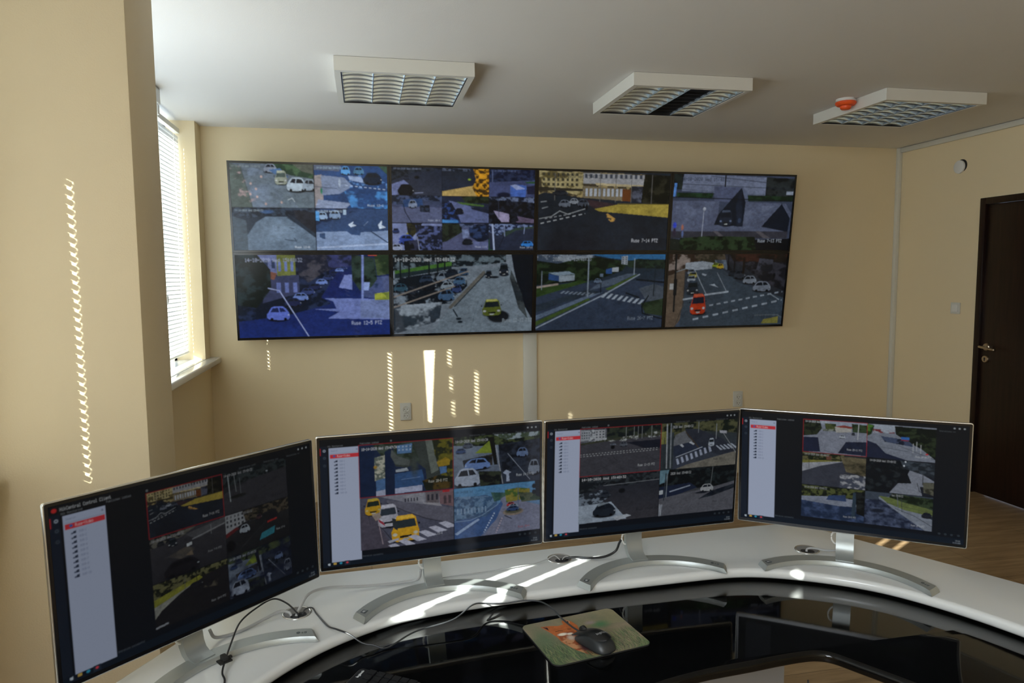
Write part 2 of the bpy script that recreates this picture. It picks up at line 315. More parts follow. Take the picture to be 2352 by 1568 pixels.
# ---- street scenes shared by the wall and the desk screens
def sc_corner(c):                                 # junction with the sunlit yellow road (camera 7-14)
    c.G('#18222a', '#171a22'); c.F(None, None, '#1d242e', 5, .55, .4)
    c.F('0 0 81 2 80 38 33 33 4 27 0 30', '#3a3428', '#8d7f58', 26, .55); c.F('0 0 34 2 32 30 3 24', '#59502f', '#9a9068', 20, .45)
    c.P('33 2 80 3 79 17 33 15', '#8a8c90'); c.windows(33, 1, 79, 10, 12, 1, '#39404c'); c.P('42 14 79 16 79 19 43 17', '#a59a7a')
    c.windows(2, 1, 30, 20, 8, 3, '#3c3a2e'); c.P('0 20 33 22 33 25 0 25', '#2b2820')
    c.P('33 18 66 21 64 36 33 33', '#6d6450'); c.windows(34, 17, 64, 34, 9, 1, '#9aa2ac', .55); c.P('63 21 70 22 70 37 63 36', '#5a3318')
    c.F('70 17 80 17 80 38 70 37', '#22242c', '#4a4f5e', 12); c.F('80 2 100 3 100 41 78 38', '#0e100b', '#24241a', 16, .6)
    c.P('36 35 60 41 42 46 38 42', '#33262a'); c.P('42 47 60 41 100 40 100 57 70 53 46 50', '#93843a', .25, 20); c.L('60 40 100 40', .6, '#5c5226')
    for a in (12, 46, 58, 70, 86): c.L('%g 3 %g %g' % (a, a, 36+a/30), .5, '#5a5a58')
    c.car(15, 36, 24, 45, '#59616e'); c.car(23, 34, 30, 41, '#7c848e'); c.car(29, 35, 38, 44, '#3c434e'); c.car(10, 24, 22, 30, '#20252c')
    for x in (34, 36.3): c.E(x, 45, .9, 5, '#0a0c10', .3)
    c.F('46 51 52 52 64 65 55 63', None, '#b08a48', 20, .5)
    c.L('1 60 10 57 16 50 22 54 35 47', .5, '#8c9296'); c.L('2 66 35 53', .6, '#9aa0a4', 7); c.L('5 60 26 53', .5, '#888e94', 6)
    c.L('2 39 6 38', .6, '#787e84'); c.L('3 47 7 45', .6, '#787e84')
def sc_junction(c):                               # grey junction, dark cars on the left
    c.G('#1c222b', '#34343a'); c.F('0 0 100 0 100 16 60 26 26 20 0 52', '#12171c', '#2c3338', 22, .55)
    c.F('0 36 34 30 40 44 26 60 0 62', '#20262e', '#6a7684', 22, .58); c.P('0 62 40 58 60 98 0 100', '#8a97a6', .2, 9)
    c.car(26, 35, 39, 48, '#232a33'); c.E(53, 36, 5, 6, '#0d1014', .3); c.car(17, 60, 46, 88, '#1a222c'); c.P('22 62 30 58 38 60 24 66', '#6b7680')
    c.P('42 92 60 88 66 92 48 100', '#9aa2ac'); c.L('30 22 100 18', .5, '#7a7f86')
    c.X(3, 4, 5, '14-10-2020 Wed 15:48:32', '#c8ccd0'); c.X(72, 78, 4.5, 'Ruse 11-14 PTZ', '#1a1c20')
def sc_lot(c):                                    # parking and road under trees
    c.G('#6d7a8a', '#4e5a6e'); c.P('50 0 100 0 100 100 54 100', '#28303e'); c.F('50 4 100 10 100 60 56 80', None, '#0e131b', 16, .5, .3)
    c.F('0 0 100 0 100 14 40 22 0 16', '#121a16', '#3f4a2e', 18, .5); c.P('24 34 40 12 47 14 44 36', '#6a7a2c', .3); c.F('10 46 44 38 44 60 12 64', '#33302c', '#14181c', 16)
    c.P('40 4 46 4 50 60 46 60', '#141614'); c.L('48 22 56 100', .8, '#8b9098'); c.L('62 40 88 96', .5, '#8b94a4')
    c.car(2, 22, 14, 32, '#2c4168'); c.car(10, 12, 22, 22, '#3d4656'); c.car(12, 44, 42, 66, '#5b76a8', flip=1); c.car(0, 62, 30, 98, '#8d99ac')
    c.F('28 70 54 74 54 100 30 100', '#0e1214', '#2c3428', 14); c.car(72, 30, 86, 48, '#55688a'); c.car(86, 56, 100, 86, '#6a7484', flip=1)
    c.P('56 78 60 72 66 78 63 80 64 96 60 96 60 82', '#8d99ae')
def sc_shade(c):                                  # sunlit road under dark trees
    c.G('#20282a', '#2a3346'); c.F('0 0 100 0 100 30 0 40', '#12180f', '#49502c', 16, .5); c.P('0 36 50 28 100 34 100 58 0 56', '#747c8c', .3, 8)
    c.F('0 48 60 56 100 52 100 100 0 100', '#1b2942', '#39496a', 9, .6, .3)
    c.P('44 26 70 20 72 40 40 40', '#2b3c5e', .5, 10); c.P('82 10 88 10 86 90 80 90', '#2a3a48'); c.F('86 6 100 8 100 80 88 74', '#0b0d0d', '#1c2020', 12)

def wall_screens():
    out = []
    N = lambda: Canvas(352, 198, '#0a0f18')
    D = '14-10-2020 Wed 15:48:32'
    # --- top row, first: four tiles
    c = N(); s = .5
    c.T(0, 0, .52, .5); c.G('#4f5a66', '#56646f'); c.P('0 0 13 9 25 100 0 100', '#47524f', .25, 8); c.F('0 0 30 0 30 100 0 100', None, '#8a7a7c', 9, .72, .1)
    c.F('20 5 60 30 80 100 25 100', None, '#5d6b7e', 6, .55, .4); c.F('42 0 100 0 100 33 73 26 48 9', '#1e3326', '#375038', 10); c.P('75 0 100 0 100 22 86 16', '#4b5048', .4)
    c.car(40, 0, 56, 20, '#6c7686'); c.P('46 14 60 10 70 30 58 30', '#3d5a80'); c.front(53, 15, 68, 47, '#7c8478', '#8b9284', '#3c4a48'); c.car(67, 30, 92, 62, '#93a3b0', flip=1); c.car(86, 33, 103, 60, '#7b8a98', flip=1)
    for x, y in ((24, 46), (30, 58), (23, 70), (31, 76), (41, 92), (60, 88), (37, 30)): c.E(x, y, 1.8, 4, '#a08c88', .6)
    c.L('68 82 73 78 76 86', .9, '#98a4ac'); c.L('13 9 25 100', .5, '#2a3236'); c.X(2, 4, 5, D, '#7f8c92', 1.5)
    c.T(.525, 0, 1, .5); c.P(None, '#1d3a66', .2, 6); c.P('0 25 10 22 12 100 0 100', '#7f7b7e', .2); c.P('9 24 40 28 52 48 34 66 10 70', '#67758f', .25, 8); c.P('4 80 50 88 42 100 0 100', '#7684a0', .25)
    c.P('0 0 36 0 34 14 0 12', '#4a5468', .5); c.F('60 10 100 40 100 60 40 50', None, '#4c76ac', 16, .62, .1); c.F('40 60 100 60 100 100 50 100', None, '#3d78b4', 8, .62, .2); c.P('46 24 64 26 68 40 48 34', '#7f93b4')
    c.L('42 46 100 55', .8, '#a8b8cc', 9); c.L('16 70 60 66', .9, '#1a2c4a'); c.L('0 50 30 54', .8, '#26304a'); c.car(36, 2, 49, 21, '#4a86bc'); c.car(53, 3, 68, 20, '#3f6a8c'); c.car(66, 15, 93, 42, '#101c2e'); c.F('88 0 100 0 100 20', '#14231c', '#2c4438', 9)
    c.E(9, 60, 1.8, 9, '#1c6a50', .4); c.E(34, 40, 2, 12, '#8d9cb0', .4); c.X(3, 4, 5, D, '#8fa8b8', 1.5); c.X(72, 90, 5, 'Ruse 12-1', '#a9b8c8')
    c.T(0, .505, .52, 1); c.G('#141c2c', '#2c3a48'); c.P('0 20 16 30 18 100 0 100', '#3b4854', .2); c.P('40 20 66 20 100 70 100 100 17 100 17 64 28 34', '#56677a', .1, 6); c.E(52, 55, 30, 30, '#66788c', .9)
    c.F('0 0 100 0 100 16 66 18 40 18 20 24 0 20', '#131a26', '#2c394a', 16); c.L('66 22 100 66', 1, '#202c3a'); c.L('72 22 100 56', .6, '#28323e'); c.L('68 46 74 48', .8, '#2c3947'); c.L('62 74 76 78 74 72', 1.2, '#303d4c'); c.E(42, 9, 10, 5, '#2f4a70', .4); c.P('74 4 100 10 100 60 86 40 76 22', '#1c1f28', .5)
    c.X(3, 4, 4.5, D, '#8898a4', 1.5); c.X(74, 90, 4.5, 'Ruse 12-0', '#bcc4cc')
    c.T(.525, .505, 1, 1); c.G('#24395c', '#2a4166'); c.F('0 0 40 0 60 0 30 24 0 40', '#12203a', '#22365a', 10); c.P('0 56 42 54 48 62 60 64 62 56 100 52 100 100 0 100', '#6b7f9f', .15, 9); c.P('4 60 12 58 12 74 4 68', '#2a3f60'); c.L('76 54 100 82', 1.6, '#1c2c46'); c.L('0 94 100 84', 2.2, '#8c9dba')
    c.car(2, 8, 16, 26, '#7d96b4'); c.car(18, 4, 34, 24, '#6e86a4'); c.P('0 6 5 8 5 30 0 28', '#4a8ac4'); c.P('38 2 42 2 42 14 38 14', '#8fa6bc'); c.P('44 38 52 30 50 36 56 40 48 44', '#b0c0d4'); c.P('86 38 92 26 91 38 97 44 88 48', '#b0c0d4'); c.L('66 40 72 30', .5, '#7c90b0'); c.X(2, 4, 4.5, D, '#a8bccc', 1.5)
    out.append(c)
    # --- top row, second: nine tiles
    c = N(); U = (0, .344, .674, 1); V = (0, .34, .67, 1)
    tt = lambda i, j: c.T(U[i], V[j], U[i+1]-.004*(i < 2), V[j+1]-.008*(j < 2))
    tt(0, 0); c.G('#1c2434', '#2c3242'); c.F('0 0 100 0 100 6 40 20 0 50', '#10161e', '#242c38', 14); c.P('0 62 24 46 34 60 44 96 0 100', '#66719c', .15); c.car(11, 60, 44, 98, '#0d1017', '#0a0c12'); c.E(50, 36, 6, 7, '#0a0d13', .3); c.car(22, 28, 36, 44, '#20283a'); c.L('46 92 62 90', 1.5, '#7c86a4'); c.X(4, 3, 6, D, '#7c88a0', 2.4)
    tt(1, 0); c.G('#1a212c', '#20283a'); c.P('0 84 66 62 100 46 100 100 0 100', '#a18b55', .2); c.F('66 0 100 0 100 100 74 100 64 70 72 40', '#3c2a10', '#c08a22', 12, .5); c.E(58, 40, 4, 4, '#7c9a2c', .4); c.F('0 0 60 0 60 10 0 10', '#141922', '#4a5468', 20)
    tt(2, 0); c.G('#141a2a', '#3a4468'); c.P('0 48 60 40 100 36 100 100 0 100', '#3b4468', .15); c.F('0 0 100 0 100 38 0 48', '#10162a', '#222c48', 14); c.L('7 6 7 46', 1, '#6a78a0'); c.P('46 60 58 54 82 58 80 100 46 98', '#3d5ba2'); c.P('46 58 58 54 80 70 60 74', '#8492bc'); c.E(32, 94, 18, 12, '#10152a', .3); c.F('82 62 100 56 100 90 84 90', '#1a1c30', '#8c4a20', 8, .62); c.P('78 44 100 42 100 50 82 50', '#25452c'); c.X(3, 3, 6, D, '#5c6a90', 2.4)
    tt(0, 1); c.G('#26324c', '#4d5576'); c.F('0 0 100 0 100 20 60 16 30 30 0 34', '#131b2a', '#3a4766', 16); c.P('0 42 50 40 100 44 100 100 0 100', '#4f5776', .12, 6); c.P('24 14 60 10 62 40 20 42', '#24406c', .3); c.car(32, 16, 50, 44, '#74829c'); c.F('55 34 75 34 76 62 56 60', '#0f141f', '#283246', 10); c.L('22 30 26 60 38 98', 2, '#1c2438'); c.X(72, 88, 6, 'Ruse 10-1', '#aab4c8')
    tt(1, 1); c.P(None, '#1a2236'); c.P('14 16 40 26 100 60 100 98 36 98 24 60', '#56618a', .12); c.F('0 20 20 24 32 60 40 100 0 100', '#101728', '#2a4684', 14, .55); c.P('30 20 90 32 90 38 40 30', '#3f5c2c', .3); c.F('40 0 100 0 100 26 50 24', '#10160f', '#243020', 12); c.car(26, 44, 46, 66, '#101522'); c.P('0 88 34 90 34 100 0 100', '#3f7cba', .4); c.P('60 40 100 50 100 64 64 48', '#171d2e'); c.X(72, 84, 6, 'Ruse 11-2', '#151a28')
    tt(2, 1); c.F(None, '#0a0d14', '#1e2433', 10, .6); c.F('0 0 100 0 100 20 0 10', '#5c6884', '#141a28', 10, .45); c.P('10 52 30 58 46 66 44 96 28 96 20 80', '#8d88a8', .2); c.P('56 70 80 78 100 84 100 98 60 96', '#5a5068', .3); c.F('44 62 60 62 66 90 46 100', '#07090e', '#151a26', 9); c.L('20 4 22 80', 1, '#2c3448')
    tt(0, 2); c.P(None, '#6e7aa4', .2); c.P('26 40 40 14 46 18 46 44', '#7a7a30', .3); c.F('28 0 60 0 50 30 36 60 30 30', '#2c2c18', '#14161a', 12); c.car(12, 42, 44, 76, '#2a408c', flip=1); c.F('46 6 100 10 100 100 52 100', '#141a2a', '#4a5684', 16, .55); c.car(-4, 76, 20, 102, '#8c98b4'); c.car(0, 18, 14, 36, '#222f58'); c.F('22 66 50 60 52 100 24 100', '#0b0e14', '#2c3046', 10); c.L('50 50 54 100', 1.2, '#8c94a8')
    tt(1, 2); c.P(None, '#474d6c', .1); c.F('0 0 40 0 44 30 10 66 0 70', '#0e1412', '#222c22', 12); c.F('56 4 100 0 100 60 80 70 60 50', '#0d1424', '#25365a', 10); c.P('42 22 56 20 58 50 44 56', '#6c7aa0', .5); c.car(42, 56, 66, 78, '#141922'); c.F('36 0 70 0 64 14 40 14', '#4c5878', '#1a2236', 10); c.P('66 66 100 70 100 96 70 90', '#555e84', .4); c.X(72, 84, 6, 'Ruse 11-8', '#a8b0c0')
    tt(2, 2); c.P(None, '#1f2638', .2); c.F('0 0 100 0 100 12 60 20 20 44 0 30', '#1c2640', '#6b7da4', 18, .55); c.P('30 34 60 14 100 8 100 14 60 24 36 48', '#2b3c34'); c.L('8 2 12 100', 3.4, '#9aa8c8'); c.L('34 4 35 46', 2, '#7886a8'); c.L('80 2 78 36', 1.6, '#7482a4'); c.L('34 46 22 92', 1.5, '#10141f'); c.car(72, 64, 100, 86, '#2a6cb4', '#10151f'); c.L('0 60 0 100 8 100', 3, '#1f4a2c'); c.X(70, 86, 6, 'Ruse 10-21', '#a8b0c0')
    out.append(c)
    # --- top row, third and fourth
    c = N(); sc_corner(c); c.X(12, 4, 4.6, '14-10-2020 Wed 15:48:32', '#20262c', 1.55); c.X(72, 85, 4.6, 'Ruse 7-14 PTZ', '#b8bcc4', 1.62); out.append(c)
    c = N(); c.P(None, '#333b4e'); c.P('7 0 76 2 76 26 7 22', '#626b82', .08); c.L('7 20 76 26', 1, '#525a6e'); c.F('0 0 8 0 7 20 0 20', '#0c1214', '#1a2422', 9); c.F('76 2 100 3 100 28 76 27', '#0d1012', '#22282a', 12); c.P('94 20 100 20 100 25 94 25', '#7c8696')
    c.P('1 12 3 12 2 30 0 30', '#4a78b8'); c.F('3 24 33 24 32 31 3 30', '#0f2012', '#1b3420', 14); c.F('60 26 100 27 100 34 62 34', '#0f1d12', '#1a2e1c', 14)
    c.P('33 15 57 16 62 36 34 35', '#454d66'); c.P('56 16 61 22 62 34 58 34', '#566078'); c.P('0 35 38 34 38 76 0 76', '#4b536a'); c.F('3 36 37 36 37 70 3 70', '#4b536a', '#59627a', 14, .55, .2); c.P('60 35 90 36 96 52 96 74 38 74 38 60', '#4b5369'); c.F('60 40 90 40 90 70 60 70', None, '#5a6379', 14, .6, .2)
    c.P('56 16 60 36 59 68 35 66 38 52', '#0f1520'); c.P('56 16 52 40 54 68 59 68', '#151d2c'); c.P('91 37 99 56 98 75 75 68', '#0d1420'); c.P('91 37 94 36 100 50 99 56', '#4a5268')
    c.front(39, 46, 50, 67, '#1a212e', '#3c4658', '#10151e', '#5a6a88'); c.E(56, 60, 1.6, 4, '#2c3850', .4); c.L('0 30 100 33', .7, '#0d1118'); c.L('8 13 100 17', .4, '#1a1f2a'); c.L('30 2 76 9', .4, '#1a1f2a'); c.L('42 1 42 15', 1.1, '#080a0e')
    c.P('0 75 98 74 98 84 0 84', '#2e2f38', .2); c.P('34 74 38 74 46 84 42 84', '#4c4a50'); c.P('70 74 74 74 84 84 78 84', '#4c4a50'); c.L('26 46 25.5 84', .5, '#8d94a4'); c.E(26.3, 45, 1.5, 2.6, '#9aa2b0', .3)
    c.E(3, 67, 1.8, 5, '#2c3fb0', .4); c.E(3, 76, 1.5, 7, '#2c2434', .4); c.E(9.3, 70, 1.2, 5, '#8c5a4c', .4); c.E(9.6, 78, 1.1, 6, '#4a5a84', .4)
    c.F('8 84 30 81 70 82 74 100 6 100', '#0b140c', '#23331f', 24); c.P('70 86 100 84 100 100 72 100', '#080a0e'); c.P('0 84 8 86 8 100 0 100', '#151c18', .5); c.X(6, 4, 4.6, '14-10-2020 Wed 15:48:32', '#242a38', 1.75); c.X(73, 85, 4.4, 'Ruse 7-13 PTZ', '#9aa2ac', 1.6)
    out.append(c)
    # --- bottom row
    c = N(); c.G('#101c44', '#15255e'); c.F('0 0 60 0 60 60 30 74 0 80', '#0b1322', '#1c2844', 14, .58)
    c.P('13 0 26 0 26 24 12 22', '#5a6590'); c.windows(13, 2, 26, 20, 3, 1, '#22304e'); c.P('26 0 38 0 38 26 26 28', '#5e6634'); c.windows(26, 3, 38, 24, 3, 1, '#5a6a9c', .4); c.P('18 26 40 24 40 46 16 58', '#2e3450'); c.windows(24, 28, 40, 50, 3, 1, '#56649a'); c.P('18 18 26 22 24 30 18 26', '#6a4438')
    c.F('0 0 14 0 22 18 22 40 12 64 0 60', '#0a120f', '#1d2a2e', 14, .55); c.F('38 0 76 0 74 12 58 20 46 34 40 24', '#161b2c', '#3a3a44', 16, .5); c.F('58 0 80 0 76 14 60 16', '#161c30', '#2f3560', 14)
    for i in range(9): t = i/8; c.car(70-34*t**1.2-3-3*t, 14+38*t**1.3, 72-34*t**1.2+3*t, 18+44*t**1.3, ('#27345e', '#5a70a8', '#182040')[i % 3])
    c.car(18, 62, 33, 79, '#4c5da8', '#141d40'); c.P('66 20 76 22 74 42 60 58 54 52', '#131f52'); c.P('70 25 75 24 75 43 66 40', '#6a78b0'); c.P('56 53 80 54 100 55 100 81 58 78 66 70 48 66 64 66 62 57', '#5e6ca2', .1); c.F('80 30 100 26 100 56 82 52', '#3c4870', '#20304e', 12, .6)
    c.F('75 0 90 4 92 30 88 40 80 44 75 30', '#0f1a16', '#263630', 12); c.F('90 0 100 0 100 24 92 26', '#1d2c1c', '#37462c', 10); c.P('83 34 87 34 86 44 82 44', '#7c90c0'); c.F('90 48 100 46 100 62 93 62 90 56', '#5c6a24', '#8a9438', 14); c.P('86 0 92 0 92 1.5 86 1.5', '#8a3c30')
    c.L('82.5 0 81.5 72', 1.5, '#6a7ab0'); c.L('82 71 100 71', .6, '#141c3a'); c.L('20 40 27 43 45 100', .6, '#8c98c0'); c.P('80 56 100 56 100 80 80 78', '#5f6d96', .2, 20)
    c.X(6, 4, 4.6, '14-10-2020 Wed 15:48:32', '#8c96b0', 1.6); c.X(74, 82, 4.6, 'Ruse 12-5 PTZ', '#96a0bc', 1.6); out.append(c)
    c = N(); c.P(None, '#6f7b87', .1); c.F('0 0 80 0 80 10 60 14 0 20', '#111a20', '#5a6a74', 22, .55); c.P('64 20 82 12 100 90 100 100 26 100 40 68', '#6c7a86', .08, 5); c.P('1 20 41 9 41 14 1 24', '#40692c', .3); c.P('1 24 41 14 41 18 1 30', '#1c2a30')
    c.F('0 30 52 17 52 40 40 62 0 66', '#0e161e', '#748290', 15, .6); c.F('0 64 34 60 32 84 0 100', '#2a3540', '#8a97a4', 9, .5); c.P('84 0 100 0 100 84 92 60 86 20', '#0a111a'); c.F('84 20 92 50 97 84 90 70 83 30', '#3c4448', '#20282e', 14)
    for p in ((18,26,28,36,'#27364a'),(30,22,40,34,'#6d7c8c'),(36,18,46,30,'#15202c'),(46,17,53,26,'#2c4560'),(19,33,30,44,'#0d141c'),(42,28,51,38,'#3b5876'),(33,34,43,44,'#8493a0'),(41,38,48,48,'#2c3c66'),(8,40,18,50,'#1a2430'),(0,36,10,46,'#2c4a5c')): c.car(*p)
    c.car(31, 44, 43, 58, '#3c5878'); c.L('0 53 53 21', .9, '#7c7670'); c.L('0 66 43 40', .9, '#7c7670'); c.L('64 23 40 67', 2.4, '#5c5c58'); c.L('65 25 43 66', .8, '#1d262c')
    for a in (5, 11, 25, 31, 36): c.L('%g 0 %g %g' % (a, a, 32-a*.35), 1.2, '#10181c')
    c.front(65, 20, 70, 30, '#141e2a', '#3a4656'); c.front(75, 11, 82, 27, '#141c28', '#38444e'); c.E(72, 29, 4, 2, '#0d141c', .4); c.E(75, 80, 9, 9, '#10161c', .2); c.front(63, 57, 77, 79, '#515c22', '#a6a85c', '#151e22')
    c.L('42 70 45 79', 1, '#18222a'); c.E(46, 82, 2.4, 2, '#18222a', .3); c.E(47, 86, 2.2, 2, '#18222a', .3); c.L('60 60 54 100', .4, '#5a6872'); c.X(1, 4, 4.6, '14-10-2020 Wed 15:48:32', '#c4ccd2', 1.85); c.X(78, 83, 4.6, 'Ruse 12-12 PTZ', '#93a0aa', 1.6); out.append(c)
    c = N(); c.G('#1c2a34', '#2e3b4e'); c.P('0 46 40 38 100 34 100 100 0 100', '#2d394c', .12, 5); c.P('40 0 100 0 100 7 70 8 55 5', '#2c6494'); c.F('0 0 44 1 42 12 18 18 0 12', '#3c4a5c', '#8793a0', 22); c.F('0 8 16 12 30 6 46 4 62 8 70 12 66 22 46 34 0 40', '#0d1811', '#22331f', 16, .55); c.F('66 12 78 6 100 8 100 20 72 18', '#121c1a', '#243428', 18)
    c.P('65 3 70 2 70 14 65 13', '#98a2ac'); c.windows(65, 3, 70, 13, 2, 4, '#4a5664'); c.P('9 24 24 22 29 26 16 28', '#7f93a4'); c.P('9 25 17 28 17 35 9 33', '#274678'); c.P('17 28 29 27 29 34 17 36', '#8a98a4'); c.P('53 20 58 18 58 26 53 26', '#274a80'); c.P('58 18 63 17 63 23 58 23', '#9aa4ac')
    c.P('0 44 24 38 34 34 40 36 0 56', '#2f4622', .3); c.L('0 43 16 39', 1.4, '#9a8f88'); c.P('0 76 20 64 50 50 40 46 0 66', '#27333f'); c.P('0 80 40 54 52 50 0 86', '#56667c'); c.P('40 48 60 40 78 26 70 26 50 36', '#4a586a', .1); c.P('0 88 40 58 42 60 0 94', '#3c5228', .3); c.P('53 46 77 27 79 28 56 48', '#3f5529', .3); c.L('0 97 53 53 80 27', .9, '#8592a2'); c.P('80 46 92 40 100 44 100 66 86 62', '#46505c', .1)
    for i in range(8): x = 53+i*4.2; y = 52+i*1.4; c.P('%g %g %g %g %g %g %g %g' % (x-3, y+5, x-.8, y+5.6, x+2.6, y-.5, x+.6, y-1), '#93a0ae')
    for i in range(8): x = 20+i*3.2; y = 48+i*.5; c.P('%g %g %g %g %g %g %g %g' % (x-2, y+3, x-.4, y+3.4, x+2.6, y, x+1, y-.3), '#6c7a8a')
    c.L('39.5 1 39.5 56', .9, '#7d8a98'); c.L('49.6 25 49.6 51', .7, '#10171d'); c.P('48.6 26 51 26 51 30 48.6 30', '#5a6c80'); c.L('92.5 16 92 56', .8, '#1a242c'); c.L('75.5 6 75.5 27', .6, '#8a97a4'); c.L('4 22 4 46', .5, '#7d8a98'); c.car(44, 32, 50, 38, '#5a6c84')
    c.L('78 34 100 38', 1.4, '#0f161d'); c.L('70 52 80 58', 1.2, '#131b22'); c.F('82 66 100 60 100 84 86 80', '#1c2a1c', '#2c3a28', 10); c.L('88 56 83 70 84 80 100 88', 1, '#0f151a'); c.X(12, 4, 4.6, '2020 Wed 15:48:33', '#98a2ac', 1.75); c.X(72, 84, 4.6, 'Ruse 26-7 PTZ', '#7f8c9c', 1.6); out.append(c)
    c = N(); c.G('#22282e', '#3c485a'); c.P('22 22 40 14 60 40 100 62 100 100 12 100 14 60', '#37434f', .08, 5); c.F('0 0 30 0 20 22 0 30', '#33271f', '#857a74', 14, .55); c.P('14 12 38 8 36 20 22 22 14 20', '#8d97a2', .2); c.F('22 0 60 0 44 14 22 8', '#50483c', '#2c2a20', 14); c.F('38 8 48 8 60 20 50 22 40 18', '#5f6c7c', '#3a4450', 12)
    c.F('46 0 100 0 100 56 80 48 50 22', '#17181d', '#32333c', 14, .55); c.F('50 0 100 0 100 12 54 10', '#3c241c', '#1d1814', 10); c.F('76 6 88 8 88 26 74 22', '#3f414c', '#1a1c22', 12); c.P('48 10 60 14 82 40 100 52 100 62 84 52 60 36', '#262a31', .2)
    c.P('0 30 14 20 14 60 12 90 8 100 0 100', '#625548', .15); c.L('14 22 14 70 8 100', .7, '#3c3a36'); c.L('22 22 33 56', .6, '#8a95a0'); c.L('41 26 50 52', .5, '#7c8792'); c.L('32 56 51 52', 1.3, '#98a4b0'); c.L('14 62 22 60', 1.3, '#98a4b0'); c.L('36 71 98 53', 1.2, '#8793a0', 10); c.L('23 90 98 65', 1.4, '#8f9ba8', 9)
    c.P('35 42 39 44 43 46 41 44 39 41', '#9aa6b2'); c.P('28 26 32 28 31 30 28 28', '#8d98a4'); c.L('88 56 96 64', .8, '#8a96a2')
    for p in ((36,12,42,18,'#8a9a2c'),(40,13,46,20,'#b0982c'),(50,22,58,30,'#20262e'),(55,22,65,34,'#2c323c'),(63,30,75,41,'#737c88'),(72,38,88,52,'#6d7684')): c.car(*p)
    for p in ((16,20,22,28,'#6c7684'),(17,24,24,32,'#8a8434'),(16,29,23,38,'#7d8894')): c.front(*p, '#5a6470')
    c.front(16, 36, 26, 55, '#1f2832', '#2f3c4a'); c.front(20, 54, 33, 83, '#a83418', '#c05a40', '#12182a'); c.L('6 0 6.5 78', 1.5, '#14181a'); c.P('2 40 5 40 5 48 2 48', '#a8acae'); c.P('5 34 8 34 8 56 5 56', '#12161a'); c.L('7 24 14 20', .5, '#8d989f')
    c.L('49.5 2 49.5 22', 1, '#14161a'); c.L('55 6 55 24', 1.3, '#17161a'); c.L('63 6 63 26', 2, '#1c1614'); c.E(90, 30, 1.5, 5, '#0e1013', .4); c.P('84 92 97 88 97 98 82 98', '#77753a'); c.L('76 86 96 86 100 90', .7, '#5c666c'); c.X(69, 86, 4.6, 'Ruse 12-13 PTZ', '#242c34', 1.6); out.append(c)
    return out

def desk_ui(kind, title):
    c = Canvas(640, 360, '#0d0f11')
    c.T(0, 0, 1, .965); c.G('#121416', '#0a0f16'); c.T(0, 0, 1, 1)
    c.P('0 95 100 95 100 100 0 100', '#0d1722'); c.P('0 5 3 5 3 96 0 96', '#141c28'); c.P('0 6.5 .5 6.5 .5 12 0 12', '#8c2024')
    if title: c.E(1.5, 2.6, .9, 1.4, '#b42a2a', .3); c.X(3.2, 1.6, 2, 'HikCentral Control Client', '#a9adb0', .62)
    c.X(3.4, 4.6, 1.3, 'Hik Monitoring', '#6d7276', .45); c.X(17, 4.2, 1.3, 'Pyblichen izgled', '#6d7276', .5); c.E(30.4, 4.4, .5, .9, '#5a5f62', .3)
    for x, k in ((66, 15), (77, 14), (88, 13)): c.X(x, 4.6, 1.2, 'Operations control'[:k], '#4c5256', .5)
    for x in (94, 96, 98): c.E(x, 2.4, .5, .8, '#8d9498', .4)
    for y, col in ((8.5, '#8e98a4'), (14, '#3a444f'), (20, '#303a44')): c.E(1.9, y, .7, 1.2, col, .3); c.E(1.9, y, .35, .5, '#141c28', .3)
    c.P('3.7 6.6 16.5 6.6 16.5 96.4 3.7 96.4', '#9ba5bb'); c.X(4.6, 8.2, 1.3, 'Search', '#747e92', .5); c.L('4.4 11 16 11', .2, '#8690a4'); c.E(15.6, 8.8, .45, .8, '#747e92', .4)
    c.P('4.2 11.6 16.2 11.6 16.2 14.6 4.2 14.6', '#b8323a'); c.E(6, 13, .6, .9, '#2c5a9c', .3); c.X(7.2, 12.2, 1.8, 'Ruse-Video', '#d8b8bc', .55)
    for i in range(10): y = 16.6+i*2.75; c.P('6.4 %g 7.3 %g 7.3 %g 6.4 %g' % (y, y-.4, y+1.3, y+1.3), '#2a3446'); c.E(6.1, y+.9, .35, .6, '#4a5468', .3); c.X(8.2, y-.1, 1.5, 'NVR-%d' % (i+1), '#6c7690', .45)
    c.P('2 97 2.9 96.8 2.9 98.6 2 98.4', '#aab6c0'); c.P('4.4 96.8 5.6 96.8 5.6 98.4 4.4 98.4', '#b09448'); c.E(7.5, 97.6, .7, 1, '#2c8aa8', .3); c.P('9 96 11.4 96 11.4 99.4 9 99.4', '#1f2a38'); c.E(10.2, 97.6, .55, .8, '#c8404c', .3)
    c.X(17, 93.6, 1.3, 'Operation successful', '#4c5660', .45)
    for x in (90, 92.5, 95, 97.8): c.E(x, 92.6, .55, .9, '#3a444c', .3); c.E(x, 92.6, .3, .5, '#0c1218', .3)
    c.X(96.6, 96.6, 1.1, '15:48', '#8a949c', .4); c.X(95.6, 98.4, 1.1, '14.10.2020', '#8a949c', .32)
    return c

